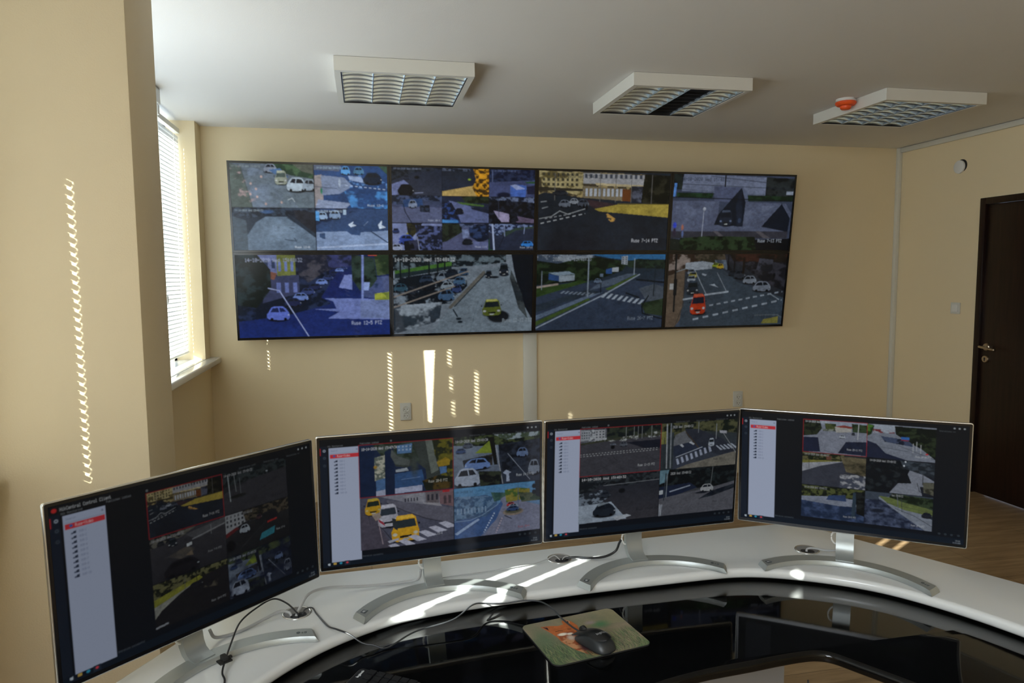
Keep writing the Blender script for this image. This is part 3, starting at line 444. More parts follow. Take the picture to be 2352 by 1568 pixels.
def desk_screens():
    D = '14-10-2020 Wed 15:48:32'
    G6 = [(.300+.288*i, .062+.284*j, .300+.288*(i+1)-.002, .062+.284*(j+1)-.004) for j in range(3) for i in range(2)]
    G4 = [(.163+.421*i, .062+.419*j, .163+.421*(i+1)-.002, .062+.419*(j+1)-.004) for j in range(2) for i in range(2)]
    def red(c, r): c.T(0, 0, 1, 1); a, b, d, e = [v*100 for v in r]; c.L('%g %g %g %g %g %g %g %g %g %g' % (a, b, d, b, d, e, a, e, a, b), .25, '#8c2228')
    out = []
    # first desk monitor
    c = desk_ui(6, True); c.k = .82
    c.T(*G6[0]); sc_corner(c); c.X(70, 82, 6, 'Ruse 7-14 PTZ', '#aeb2b6', 1.8)
    c.T(*G6[1]); c.G('#202426', '#2c2c30'); c.F('0 0 100 0 100 22 50 30 0 34', '#12181a', '#2c3436', 16); c.P('0 50 40 30 100 22 100 100 0 100', '#303136', .12, 6); c.L('8 8 10 70', 1.4, '#8a9296'); c.L('17 10 19 50', 1, '#6b7276'); c.L('25 20 26 60', .8, '#5c6266'); c.E(22, 62, 14, 5, '#1a1c1a', .3); c.L('50 66 100 30', .4, '#16181a'); c.L('30 84 90 60', .3, '#1c1e20'); c.E(68, 20, 2, 2, '#8a9298', .3); c.X(2, 4, 6, D, '#a4a8ac', 1.9); c.X(74, 84, 5, 'Ruse 6-11 PTZ', '#17191c', 1.7)
    c.T(*G6[2]); c.G('#34353a', '#26272c'); c.F('0 0 60 0 40 14 0 22', '#14171a', '#5c5c54', 18); c.P('44 12 100 0 100 16 60 30', '#4a4c50', .2); c.L('54 28 100 14', 1, '#84888c'); c.front(22, 12, 34, 30, '#1a2028', '#2c3844'); c.car(8, 10, 18, 20, '#202428'); c.P('46 34 53 33 53 40 46 41', '#b4bcc0'); c.F('20 50 44 40 60 50 40 66', None, '#4e4a44', 8, .5, .3); c.P('44 60 52 52 54 64', '#6a5f50'); c.car(14, 64, 62, 98, '#17171c', '#0d0e12'); c.X(2, 3, 6, D, '#a4a8ac', 1.8); c.X(74, 66, 5, 'Ruse 7-9 PTZ', '#898d92', 1.6); c.L('80 8 80 30', .6, '#787c80')
    c.T(*G6[3]); c.G('#282a2c', '#17181b'); c.P('0 0 46 0 40 22 0 44', '#8a8f94', .1); c.windows(0, 0, 40, 32, 7, 3, '#33373c'); c.F('26 0 100 0 100 30 60 34 30 26', '#1c1c1a', '#4a4438', 18); c.P('0 44 16 34 20 40 0 54', '#5a2224'); c.P('10 60 60 20 80 20 70 100 0 100', '#1d1f22', .15, 7); c.L('20 90 70 34', .5, '#34383c'); c.car(20, 34, 36, 54, '#8d97a0'); c.car(46, 20, 56, 32, '#3a2a2c'); c.P('64 30 82 28 80 46 62 46', '#1a1b20'); c.P('64 44 80 42 80 46 64 49', '#8c2a28'); c.P('54 70 76 62 74 80 50 86', '#2c7080'); c.E(6, 76, 8, 16, '#0c0d10', .3); c.X(0, 3, 6, D, '#8a8e92', 1.8); c.X(78, 70, 5, 'Ruse 17-6', '#9aa0a4', 1.6)
    c.T(*G6[4]); c.P(None, '#1b1b1e', .1); c.F('0 0 100 0 100 12 60 20 0 34', '#151a12', '#5f5f40', 20, .5); c.P('0 34 60 14 64 22 20 44 0 50', '#7a7c30', .4); c.P('0 50 50 28 30 42 8 62 0 76', '#80837c', .3); c.L('40 6 40 34', .7, '#5c605c'); c.L('56 4 56 26', 1, '#20221c'); c.car(44, 26, 64, 38, '#1c1d22'); c.F('60 44 88 38 84 54', None, '#4c483e', 12, .62); c.X(74, 82, 5, 'Ruse 10-9 PTZ', '#989ca0', 1.6); c.P('0 94 16 92 16 96 0 98', '#8a9098')
    c.T(*G6[5]); sc_lot(c); c.F(None, None, '#151c30', 8, .55, .5); c.X(2, 4, 6, D, '#9ca4b0', 1.8)
    red(c, G6[0]); out.append(c)
    # second desk monitor
    c = desk_ui(4, False)
    c.T(*G4[0]); c.P(None, '#1c2a44'); c.F('14 0 100 0 100 40 30 40', '#3b4840', '#242e24', 10, .5); c.P('40 6 56 4 55 22 40 22', '#4e7098'); c.windows(40, 6, 56, 18, 4, 2, '#8aa0b8'); c.P('0 8 16 8 17 100 0 100', '#13233f'); c.P('16 26 27 22 27 66 16 68', '#2e3a30'); c.F('16 26 27 22 27 68 16 70', '#56605a', '#a6a89a', 26, .52, .1); c.P('17 70 27 66 27 100 18 100', '#44648e'); c.P('17 90 27 88 27 100 17 100', '#98a0b8'); c.P('27 16 36 8 38 100 27 100', '#14223c')
    c.P('37 60 66 56 70 88 37 92', '#2e4c76', .12, 8); c.P('38 52 50 50 52 56 38 57', '#98a2ac', .4); c.P('37 88 66 86 66 97 37 98', '#9aa2bc'); c.L('44 72 64 70', .5, '#6c86b0'); c.P('36 36 56 34 70 56 72 98 80 98 88 70 78 20 76 0 56 0 64 40 50 50 38 46', '#353c3a', .2, 6); c.P('34 12 40 26 54 36 52 46 38 42 33 26', '#4c5352', .15); c.P('70 0 77 0 84 60 76 66', '#5d6560', .2, 5); c.E(58, 46, 6, 30, '#3a4240', .8)
    c.F('78 0 100 0 100 98 82 98 88 60 80 30', '#242a1c', '#5d5a20', 10, .5); c.P('82 44 92 36 97 42 96 52 84 54', '#8a7424', .3); c.P('85 54 93 54 93 66 86 68', '#4a6c98'); c.F('66 78 84 70 100 76 100 98 70 98', '#1a1f16', '#4a3c1c', 10); c.E(17, 44, 2.4, 4, '#a08030', .5); c.X(3, 6, 5.2, '10-14-2020 Wed 15:47:34', '#c8ccd2', 1.62); c.X(73, 78, 5.2, 'Ruse 20-8 PTZ', '#b8b8ac', 1.6)
    c.T(*G4[1]); sc_lot(c); c.F('46 0 100 0 100 8 60 12', '#3c4a3a', '#8a98a0', 20); c.X(2, 6, 5.2, '14-10-2020 Wed 15:48:34', '#b8bcc2', 1.62); c.X(72, 82, 5, 'Ruse 14-2 PTZ', '#b0b8c0', 1.6)
    c.T(*G4[2]); c.P(None, '#4a4d5e', .06, 6); c.P('20 0 70 0 100 -4 100 30 60 22 30 6', '#767884'); c.P('44 4 68 0 68 20 50 12', '#83858f'); c.windows(46, 6, 62, 18, 5, 1, '#3a3c48'); c.P('69 -2 84 -2 84 26 70 20', '#5f5a60'); c.windows(70, 0, 84, 22, 3, 1, '#30303a'); c.P('84 -2 100 -2 100 34 85 26', '#6f5a60'); c.P('88 -2 96 -2 96 4 88 4', '#9c2c34'); c.windows(88, 4, 98, 32, 2, 1, '#463c42', .6); c.P('66 20 84 24 88 32 74 30', '#8a8a92')
    c.P('28 8 60 20 100 36 100 68 70 52 44 32 28 14', '#5a5b69', .1, 12); c.L('28 14 46 32 70 52 100 68', 1, '#33343f'); c.P('0 20 12 20 18 50 34 100 0 100', '#474451', .2, 8); c.L('12 24 22 60 38 100', .8, '#2c2b34'); c.L('8 24 10 52', .5, '#2c2c34')
    c.front(5, 2, 22, 34, '#b08a20', '#a8983c', '#1b2620', '#b0a468'); c.front(18, 16, 40, 60, '#a2a4b2', '#b4b6c4', '#2b3440', '#c8ccd0'); c.P('18 42 24 50 26 58 20 50', '#8c2c3c'); c.front(32, 40, 62, 92, '#c89a22', '#d8b040', '#273236', '#b8bcae'); c.P('33 44 37 46 39 70 34 62', '#2a3034'); c.P('12 34 20 30 22 40 16 46', '#8c8078'); c.L('18 40 23 92', .9, '#8a7f88')
    for i in range(6): x = 42+i*11; y = 94-i*6.5; c.P('%g %g %g %g %g %g %g %g' % (x-14, y+2, x-6, y, x+4+i*.8, y+12, x-4, y+14), '#a9adbf')
    c.P('28 88 40 84 40 88 30 92', '#a0a4b4'); c.X(74, 82, 4.5, 'Ruse 15-4', '#a8acb8', 1.5)
    c.T(*G4[3]); c.G('#4c7fa8', '#606a86'); c.P('0 20 36 18 48 26 50 44 40 60 0 70', '#3f5878'); c.F('0 16 44 22 48 34 30 54 0 66', '#35506f', '#5c7896', 20, .5); c.windows(2, 36, 38, 56, 9, 1, '#7189a4', .4); c.F('42 14 60 18 58 30 46 34', '#2c4a48', '#3f5c54', 14); c.P('54 28 60 24 66 30 100 50 100 100 34 100 50 60', '#6d7288', .08, 6); c.P('0 64 36 62 54 34 56 40 48 70 30 100 0 100', '#3b5684', .1, 6)
    c.F('58 12 74 10 88 14 88 34 60 38', '#3f5a2c', '#7a7434', 12, .5); c.F('74 20 100 24 100 40 78 40', '#2c3c30', '#4c5444', 14); c.L('74 0 74 44', .6, '#3c5c78'); c.P('94 0 100 0 100 34 95 30', '#1a2028'); c.E(93, 10, 3, 6, '#10161c', .3); c.E(93, 22, 3, 6, '#10161c', .3); c.E(68, 58, 13, 8, '#7c7268', .15); c.E(68, 56, 11, 6, '#4e5044', .2)
    c.car(60, 38, 70, 46, '#a03838'); c.car(62, 42, 74, 50, '#7c8a9c'); c.car(60, 46, 75, 56, '#2c4066'); c.L('58 64 66 72', 1, '#2c3040'); c.L('46 56 34 92', 1.6, '#a4b4cc', 8); c.L('55 68 48 96', 1.6, '#a49aa8', 6)
    for i in range(6): x = 8+i*3; y = 86-i*3; c.P('%g %g %g %g %g %g %g %g' % (x-8, y+4, x-5, y+7, x+6, y-4, x+4, y-7), '#8aa0c0')
    c.L('0 66 18 66 32 58 50 40', .6, '#7890ac'); c.X(2, 6, 4.5, '14-10-2020 Wed 15:48:34', '#24405c', 1.4); c.X(74, 88, 4.5, 'Ruse 20-4', '#8c4048', 1.5)
    red(c, G4[0]); out.append(c)
    # third desk monitor
    c = desk_ui(4, False)
    c.T(*G4[0]); c.P(None, '#3a3b42', .08, 6); c.F('0 2 32 4 32 26 0 30', '#50545c', '#9aa0a6', 26, .5); c.P('0 2 12 4 12 24 0 26', '#8a9098', .3); c.windows(1, 6, 12, 22, 4, 3, '#3a444c'); c.P('18 4 30 4 30 24 18 26', '#92969c'); c.windows(18, 5, 30, 22, 3, 3, '#444c52'); c.F('32 0 100 0 100 20 32 24', '#12181a', '#2a3228', 16); c.P('0 30 100 14 100 30 0 38', '#34382c', .3, 20); c.P('0 34 40 28 100 24 100 100 0 100', '#393a41', .07, 6); c.P('56 34 100 32 100 52 78 48', '#171b26')
    for x in (30, 56, 66, 71, 76, 88): c.L('%g 2 %g 28' % (x, x), .4, '#8a9094')
    c.F('30 26 100 14 100 26 40 32', None, '#9aa0a0', 26, .62); c.E(40, 42, 3, 5, '#0c0e12', .3); c.car(48, 32, 58, 42, '#4a505a'); c.car(36, 34, 44, 38, '#5c6470'); c.L('0 54 98 50', .6, '#9a9ea2', 26); c.L('0 58 98 54', .6, '#9a9ea2', 24)
    for a in ('10 98 30 84 34 90', '40 60 46 72 30 84', '80 58 90 72 100 80', '60 86 72 92 70 100'): c.L(a, .3, '#212227')
    c.X(72, 82, 5.2, 'Ruse 11-15 PTZ', '#a8acb0', 1.55)
    c.T(*G4[1]); c.G('#2a3230', '#343a48'); c.F('0 0 100 0 100 30 50 20 0 40', '#161d16', '#4a4c34', 14, .52); c.P('18 26 30 18 46 50 42 64 18 70 14 50', '#5c6066', .08); c.P('30 14 48 16 80 40 100 70 100 90 52 60 34 30', '#272c36', .08); c.P('14 50 42 42 60 60 18 74', '#242c3c'); c.P('0 20 16 20 16 100 0 100', '#2b3338', .3); c.P('0 18 8 16 8 44 0 44', '#6a6c3c', .5); c.L('7 2 8 96', 1.6, '#8a9096'); c.L('12 0 13 96', 1.6, '#6f767c'); c.L('4 30 5 70', .8, '#262c32')
    c.L('32 22 50 58', 1.4, '#3c3428'); c.L('20 74 54 56', .8, '#98a0ac'); c.P('24 48 28 54 30 52 27 46', '#a0a6ae'); c.P('36 44 42 50 44 48 39 42', '#a0a6ae')
    for i in range(8): x = 20+i*6; y = 78-i*3.2; c.P('%g %g %g %g %g %g %g %g' % (x, y, x+2.6, y-1, x+5, y+11, x+2, y+13), '#8c95a8')
    for i in range(5): x = 72+i*5; y = 55-i*.5; c.P('%g %g %g %g %g %g %g %g' % (x, y, x+2, y, x+10, y+10, x+7, y+11), '#8c95a2')
    c.P('34 92 100 70 100 100 20 100', '#6a6860', .4, 10); c.front(62, 38, 70, 56, '#8a94a0', '#98a2ac'); c.L('82 30 100 74', .5, '#8a8e90'); c.P('76 22 86 24 86 30 77 28', '#8d9098'); c.L('72 8 72 40', .8, '#7c8288'); c.L('48 0 48 24', .6, '#7c8288'); c.X(14, 6, 5.2, '2020 Wed 15:48:32', '#a4a8ac', 1.6); c.X(70, 82, 4.5, 'Ruse 11-13', '#1c1f24', 1.5)
    c.T(*G4[2]); sc_junction(c)
    c.T(*G4[3]); c.G('#141a1c', '#4a4c52'); c.F('0 0 100 0 100 40 60 46 0 40', '#0a0e10', '#1c2426', 14, .6); c.P('0 0 12 0 8 26 0 30', '#5a7886'); c.P('0 36 40 32 50 44 20 58 0 62', '#182136', .1); c.P('0 62 40 52 70 46 100 36 100 100 0 100', '#50525a', .1, 6); c.F('52 70 70 54 100 42 100 52 70 66', '#0f151f', '#20262e', 12); c.L('14 48 40 38', 1.4, '#8590a0'); c.car(54, 38, 72, 54, '#8a8e92'); c.E(56, 56, 10, 2.5, '#10151e', .3); c.L('8 8 6 66', 1.4, '#2a3238'); c.L('10 10 9 60', 1, '#6b747a')
    c.P('0 44 5 43 5 52 0 53', '#a0a8ae'); c.L('70 0 68 40', .5, '#6c7276'); c.P('0 76 5 74 3 100 0 100', '#747a84'); c.L('1 74 3 98', 1.6, '#969ca4', 9); c.X(14, 6, 5.2, '2020 Wed 15:48:32', '#a4a8ac', 1.6); c.X(72, 76, 5, 'Ruse 11-16 PTZ', '#2a2c30', 1.5)
    for i in range(5): c.L('%g 100 %g 70' % (10+i*14, 30+i*8), .4, '#44464e')
    red(c, G4[0]); out.append(c)
    # fourth desk monitor
    c = desk_ui(6, False); G6 = [(a-.006, b-.03+.012*(j//2), d-.006, e-.03+.012*(j//2+1)-.0) for j, (a, b, d, e) in enumerate(G6)]
    c.T(*G6[0]); c.P(None, '#747a88', .08, 6); c.P('20 0 100 0 100 12 30 12', '#8a94a4'); c.F('0 0 26 0 30 24 22 44 0 50', '#10160f', '#283020', 14); c.F('34 8 52 8 52 24 36 28', '#223018', '#47502c', 12); c.P('50 16 64 10 76 14 76 30 52 34', '#9a9a96'); c.P('50 16 64 10 78 14 76 19 60 18', '#7c3c34'); c.F('76 4 100 6 100 30 78 30', '#16200f', '#30402a', 12); c.P('0 54 24 52 28 96 0 100', '#1a2136'); c.F('56 96 68 60 100 56 100 98', '#151b2c', '#1c2438', 8); c.car(57, 40, 67, 50, '#98a0aa'); c.car(76, 30, 82, 38, '#2c3038'); c.L('87 4 86 50', 1, '#b0b4b8'); c.L('34 90 50 98', .5, '#2c3242'); c.F('30 26 50 24 52 30 32 32', '#3c4234', '#788078', 16); c.X(3, 2, 6, D, '#c0c6cc', 1.7); c.X(70, 80, 5.5, 'Ruse 25-11 PTZ', '#b0b4bc', 1.7)
    c.T(*G6[1]); c.P(None, '#727986', .08, 6); c.P('8 0 46 0 46 14 10 14', '#8f99a6'); c.F('8 14 40 14 40 24 8 26', '#6c2c30', '#8f98a4', 14); c.F('40 2 100 4 100 92 80 64 60 46 42 26', '#0e150e', '#283320', 12, .58); c.F('20 34 60 40 70 60 26 50', '#151c2c', '#39445c', 12, .45); c.P('50 32 62 32 62 40 50 40', '#2c5ca0'); c.P('50 40 62 41 60 44 50 43', '#7a2c34'); c.P('0 50 14 58 28 84 60 100 0 100', '#1b2236'); c.F('0 0 10 4 6 30 0 36', '#1c3018', '#46702c', 8)
    for x, y in ((68, 50), (73, 44), (79, 52)): c.L('%g %g %g %g' % (x, y, x, y+26), .8, '#aeb2b4')
    c.L('0 62 60 74', .5, '#20242c'); c.L('46 58 100 92', .6, '#2c2e34'); c.E(88, 78, 2.5, 3, '#a03034', .3); c.X(72, 84, 5.5, 'Ruse 24-10 PTZ', '#b4b8bc', 1.6)
    c.T(*G6[2]); c.G('#2a2d2c', '#343844'); c.F('0 0 66 0 66 18 0 30', '#182010', '#5c5a3c', 14); c.P('0 24 60 18 60 24 0 46', '#6c6a34', .4); c.P('0 34 50 22 66 20 30 38 0 60', '#8a8e96', .3); c.P('0 60 30 38 62 22 70 30 62 100 0 100', '#343843', .15, 6); c.F('60 4 100 6 100 60 70 50', '#2c2a1e', '#67604a', 8, .5, .4); c.P('62 60 100 62 100 100 60 100', '#3c4250'); c.F('60 60 100 56 100 100 62 100', None, '#8d9096', 16, .55); c.L('10 6 11 50', .6, '#23261e'); c.P('38 6 46 6 46 18 38 18', '#5c3c30'); c.X(3, 2, 6, D, '#9ca0a4', 1.7)
    c.T(*G6[3]); c.P(None, '#1a1e26'); c.P('52 26 76 30 100 54 100 70 80 74 84 100 36 100 48 70 60 50', '#767c88', .06, 6); c.F('0 0 70 4 62 40 68 66 44 70 36 100 0 100', '#0c1014', '#1f262a', 11, .6); c.F('50 0 100 4 100 44 80 36 56 24', '#1f262c', '#3a434c', 12); c.F('84 60 100 58 100 96 86 90', '#2e2f26', '#55564a', 14); c.L('84 34 84 66', 1, '#1c2026'); c.L('76 64 80 88 92 96', .9, '#14181c'); c.E(58, 4, 1.4, 3, '#c4ccd4', .3); c.E(56, 16, 1.4, 3, '#c4ccd4', .3); c.X(5, 4, 6, D, '#b0b4b8', 1.7)
    c.T(*G6[4]); sc_shade(c); c.X(4, 3, 6, D, '#9ca0a4', 1.6); c.X(68, 84, 5, 'Ruse 28-9 PTZ', '#a8acb4', 1.5)
    c.T(*G6[5]); c.G('#3a4450', '#2c3448'); c.P('20 14 40 10 100 66 100 100 40 100', '#757d8a', .08, 6); c.F('0 24 24 22 50 54 90 100 0 100', '#1c2438', '#46516a', 12, .5, .3); c.P('20 10 60 16 100 38 100 56 60 46 34 30', '#5d6a3c', .15, 8); c.F('40 0 100 4 100 36 60 24 36 12', '#121c10', '#2e3c28', 12); c.L('48 2 50 46', 1, '#5c646c'); c.L('54 4 56 52', .8, '#282e36'); c.L('46 44 74 60 100 86', .7, '#15191f'); c.L('0 22 100 46', .4, '#20262c'); c.car(84, 46, 100, 62, '#1a1f28'); c.E(20, 56, 14, 8, '#181e2c', .5); c.X(40, 2, 6, 'Wed 15:48:32', '#9ca0a4', 1.4); c.X(70, 86, 5, 'Ruse 28-8 PTZ', '#b0b4bc', 1.5)
    red(c, G6[0]); out.append(c)
    return out

def mouse_pad_picture():
    c = Canvas(288, 220, '#5d6350'); c.G('#70705c', '#4c5a42'); c.F(None, None, '#8a7a68', 3, .6, .5)
    c.F('30 0 100 0 100 40 40 30', None, '#877f60', 3, .5, .6); c.E(74, 34, 14, 11, '#46704e', .9); c.E(66, 26, 8, 6, '#8a7c7c', .9); c.E(12, 40, 16, 40, '#5b6a52', .9)
    c.P('17 12 26 14 34 18 40 17 41 9 46 7 50 13 52 26 50 36 46 46 43 60 50 76 58 96 40 97 30 78 24 56 24 44 22 32', '#a85f34', .25, 26)
    c.F('26 36 44 36 42 58 50 96 40 97 30 78 25 56', '#b0805c', '#8a4a2c', 16, .5); c.E(31, 39, 6, 4, '#d8cfc0', .5); c.E(38, 41, 4, 3, '#cfc6b8', .5); c.E(36, 50, 5, 8, '#b8a99c', .7); c.E(41, 76, 8, 18, '#3a2226', .6); c.E(46, 92, 9, 6, '#6a3a2c', .6)
    c.P('17 12 26 15 22 28', '#9c5a38'); c.P('19 14 23 17 22 24', '#2c1c1c'); c.E(46, 13, 2.6, 4, '#d0a888', .4); c.E(46.4, 13, 1.3, 3, '#2c1a18', .4); c.L('27 30 31 29 34 31', .8, '#2c1c18'); c.L('40 30 43 31', .8, '#2c1c18'); c.E(40, 44, 1.8, 1.6, '#1c1414', .4)
    for i in range(900):
        x = c.rng.rand()*100; y = 62+c.rng.rand()*40
        if 28 < x < 56 and y < 92: continue
        a = (c.rng.rand()-.5)*5; h = 6+c.rng.rand()*9
        c_ = ('#2c4030', '#4c6a40', '#6d8258', '#3c5a3c', '#8a8a64', '#26302a')[i % 6]
        x0, x1 = min(x, x+a)-1.5, max(x, x+a)+1.5; ix0, ix1 = max(0, int(x0/100*c.w)), min(c.w, int(x1/100*c.w)+1); iy0, iy1 = max(0, int((y-h)/100*c.h)), min(c.h, int(y/100*c.h)+1)
        if ix1 <= ix0 or iy1 <= iy0: continue
        gx, gy = c.gx[iy0:iy1, ix0:ix1], c.gy[iy0:iy1, ix0:ix1]; t = (y-gy)/h; f = (np.clip(1-np.abs(gx-x-a*t)/.45, 0, 1)*.8*(1-.5*t))[..., None]
        c.v[iy0:iy1, ix0:ix1] = c.v[iy0:iy1, ix0:ix1]*(1-f)+lin(c_)*f
    return c
# ---------------------------------------------------------------- the room
struct(bx('floor', XL-.3, XR+.15, YF-.2, YB+.2, -.08, 0, 'floor'), 'light oak laminate floor')
struct(bx('ceiling', XL-.3, XR+.15, YF-.2, YB+.2, CEIL, CEIL+.12, 'ceil'), 'white painted ceiling')
struct(bx('wall_back', XL-.3, XR+.15, YB, YB+.2, 0, CEIL, 'wall'), 'cream wall behind the video wall')
DY0, DY1, DZ = -.80, -1.70, 2.075
bm = bmesh.new(); box(bm, XR, XR+.15, DY0, YB, 0, CEIL); box(bm, XR, XR+.15, YF, DY1, 0, CEIL); box(bm, XR, XR+.15, DY1, DY0, DZ, CEIL)
struct(obj('wall_right', bm, 'wall'), 'cream wall with the dark door')
struct(bx('wall_rear', XL-.3, XR+.15, YF-.2, YF, 0, CEIL, 'wall'), 'cream wall behind the camera')
WINS = [(-2.66, -.155), (-4.85, -3.02), (-7.05, -5.1)]; SILL = 1.035; XB = -1.30
bm = bmesh.new(); box(bm, XB, XL, YF, YB, 0, SILL-.03)
for a, b in ((YF, -7.05), (-5.1, -4.85), (-3.02, -2.66), (-.155, YB)): box(bm, XB, XL, a, b, SILL-.03, CEIL)
struct(obj('wall_left', bm, 'wall'), 'cream window wall')
struct(bx('wall_pillar', XL, -.60, -2.922, -2.655, 0, CEIL, 'wall', bev=.003), 'cream pillar at the left edge')
SY = {0: [(-.283, .0085, 1.205, 2.46, 1), (-.775, .016, 1.13, 2.46, 1), (-1.043, .014, 1.50, 1.63, 1), (-1.036, .014, 1.68, 1.80, 1), (-1.03, .016, 1.84, 2.3, 1), (-1.148, .016, 1.60, 1.93, 1), (-1.575, .010, 1.70, 1.985, 1)],
      1: [(-3.14, .0095, 1.20, 2.03, 1), (-3.983, .026, 1.28, 2.3, 0), (-4.087, .024, 1.28, 2.3, 0), (-4.657, .024, 1.955, 1.985, 0)], 2: []}
for wi, (ya, yb) in enumerate(WINS):
    w_ = thing('window_%d' % (wi+1), 'white framed window', 'window', (XL, (ya+yb)/2, SILL)); del w_['category']; w_['kind'] = 'structure'; w_['label'] = ('window behind the pillar', 'window left of the camera', 'window behind the camera')[wi]
    oy = -(ya+yb)/2; z0, z1 = 0, CEIL-SILL; L_ = ya+oy; H_ = yb+oy; fx0, fx1 = -.24, -.17
    bm = bmesh.new()
    for a, b, c, d in ((L_, H_, z0, z0+.06), (L_, H_, z1-.07, z1), (L_, L_+.06, z0, z1), (H_-.06, H_, z0, z1), (-.03, .03, z0, z1)): box(bm, fx0, fx1, a, b, c, d)
    obj('window_frame', bm, 'pvc', w_)
    bx('window_pane', -.215, -.207, L_+.05, H_-.05, z0+.05, z1-.06, 'glass', w_)
    bm = bmesh.new(); box(bm, -.17, 0, L_, H_, -.03, .012, None, 0); box(bm, 0, .07, L_, (H_+.135 if wi == 0 else H_+.05), -.028, .012, None, .008, 3); obj('window_sill', bm, 'whitegloss', w_, 'auto')
# blinds: each hangs in front of its sash; closed slats, daylight comes in only at blind edges and cord holes
def blind(label, ya, yb, slits, ztop=2.47, zbot=1.10, sm='blind'):
    t = thing('window_blind', label, 'blind', (XL-.10, (ya+yb)/2, zbot), 0, 'venetian blinds on the left wall'); oy = (ya+yb)/2
    pitch = .025; n = int((ztop-zbot)/pitch); bm = bmesh.new(); mx0 = R(17)
    def piece(a, b, zc, hgt):
        p = [(-.0005, -hgt/2), (.0035, 0), (-.0005, hgt/2)]; v = []
        for x, z in p:
            X_ = x*math.cos(mx0)+z*math.sin(mx0); Z_ = -x*math.sin(mx0)+z*math.cos(mx0)
            v.append((X_, Z_+zc))
        q = [[bm.verts.new((x, y, z)) for x, z in v] for y in (a, b)]
        for i in range(2): bm.faces.new((q[0][i], q[0][i+1], q[1][i+1], q[1][i]))
    for i in range(n):
        zc = pitch*(i+.5); Z = zbot+zc; cuts = []
        for (y, w_, za, zb, dots) in slits:
            if za <= Z <= zb and ya < y < yb:
                ww = w_
                cuts.append((y-oy-ww/2, y-oy+ww/2, dots))
        cuts.sort(); cur = ya-oy
        for a, b, d in cuts:
            if a > cur: piece(cur, a, zc, .0285)
            if d: piece(a, b, zc, .0150)
            cur = b
        piece(cur, yb-oy, zc, .0285)
    obj('slats', bm, sm, t)
    bm = bmesh.new(); box(bm, -.014, .014, ya-oy, yb-oy, ztop-zbot, ztop-zbot+.03, None, .002); obj('headrail', bm, 'white', t)
    bm = bmesh.new(); box(bm, -.011, .011, ya-oy+.002, yb-oy-.002, -.006, .006, None, .003); obj('bottom_rail', bm, 'white', t)
    for y in (ya+.07, yb-.12):
        bm = bmesh.new(); tube(bm, [(.012, y-oy, 0), (.012, y-oy, ztop-zbot)], .0009, 5, 0); obj('cord', bm, 'white', t)
    return t
wedge = ('w', 1.37, 2.3)
def wslits(z0, z1, w0, w1, y0, y1, n=14):         # a gap that widens upwards, cut slat by slat
    out = []
    for i in range(n):
        a, b = z0+(z1-z0)*i/n, z0+(z1-z0)*(i+1)/n; t = (i+.5)/n; out.append((y0+(y1-y0)*t, w0+(w1-w0)*min(1, t*1.5), a, b-.0001, 0))
    return out
A1 = [s for s in SY[0] if s[0] > -.9]; B1 = [s for s in SY[0] if s[0] < -.9] + wslits(1.37, 2.28, .012, .048, -.941, -.944, 30)
blind('white venetian blind with closed slats nearest the video wall', -.915, -.172, A1)
blind('white venetian blind of the same window, half hidden by the pillar', -2.62, -.9152, B1)
blind('closed white venetian blind on the window left of the camera', -4.82, -3.05, SY[1], sm='blind_dense')
blind('closed white venetian blind on the rearmost window', -7.0, -5.13, [], sm='blind_dense')
# roller box and chain at the window head
t = thing('blind_fixing', 'white bracket and cord box at the window head beside the pillar', 'bracket', (XL-.03, -.98, CEIL-.10))
bx('bracket_box', -.03, .03, -.16, .06, .02, .10, 'white', t, .004); bx('cord_lock', -.012, .02, .04, .075, -.03, .02, 'white', t, .003)
bm = bmesh.new(); tube(bm, [(.012, .06, -.02), (.013, .062, -.5), (.013, .06, -.98)], .0012, 6, 0); obj('pull_cord', bm, 'white', t); bm = bmesh.new(); lathe(bm, [(0, -1.02), (.006, -1.018), (.007, -.99), (.002, -.975), (0, -.975)], 12, Matrix.Translation((.013, .06, 0))); obj('cord_tassel', bm, 'white', t, True)
# trims, trunking, sockets, switch, cover, door
struct(bx('trim_1', XR-.032, XR-.0005, -.034, -.0005, 0, CEIL-.002, 'trunk', bev=.003), 'white corner moulding'); struct(bx('trim_2', XR-.022, XR-.0005, YF, -.035, CEIL-.040, CEIL-.003, 'trunk', bev=.003), 'white moulding under the ceiling')
t = thing('cable_trunking', 'wide white cable trunking running down the wall below the video wall', 'trunking', (1.172, 0, 0)); bx('cover', -.050, .050, -.018, -.001, 0.0, 1.2, 'trunk', t, .003); bx('joint', -.052, .052, -.020, -.0005, .34, .37, 'trunk', t, .002)
def socket(x, z, label):
    t = thing('wall_socket', label, 'socket', (x, 0, z), 0, 'double sockets on the back wall'); bm = bmesh.new(); slab(bm, rrect(-.0395, .0395, -.062, .062, .006), 0, .013, .004); bmesh.ops.transform(bm, matrix=Matrix.Rotation(R(90), 4, 'X'), verts=bm.verts); obj('faceplate', bm, 'socket', t, 'auto')
    for s in (1, -1):
        bm = bmesh.new(); lathe(bm, [(.0235, .0125), (.0228, .0185), (.0205, .0185), (.0195, .0134), (0, .0134)], 28, Matrix.Translation((.002, 0, s*.0235-.006)) @ Matrix.Rotation(R(90), 4, 'X')); f = obj('outlet', bm, 'socket', t, 'auto')
        bm = bmesh.new()
        for dx in (-.0095, .0095): cyl(bm, (.002+dx, -.0136, s*.0235-.006), .003, .001, 10, 'Y')
        cyl(bm, (.002, -.0136, s*.0235-.020), .0026, .001, 8, 'Y'); obj('pin_holes', bm, 'hole', f)
socket(.264, .615, 'white double wall socket left of the trunking'); socket(2.845, .592, 'white double wall socket at the right, above the fourth monitor')
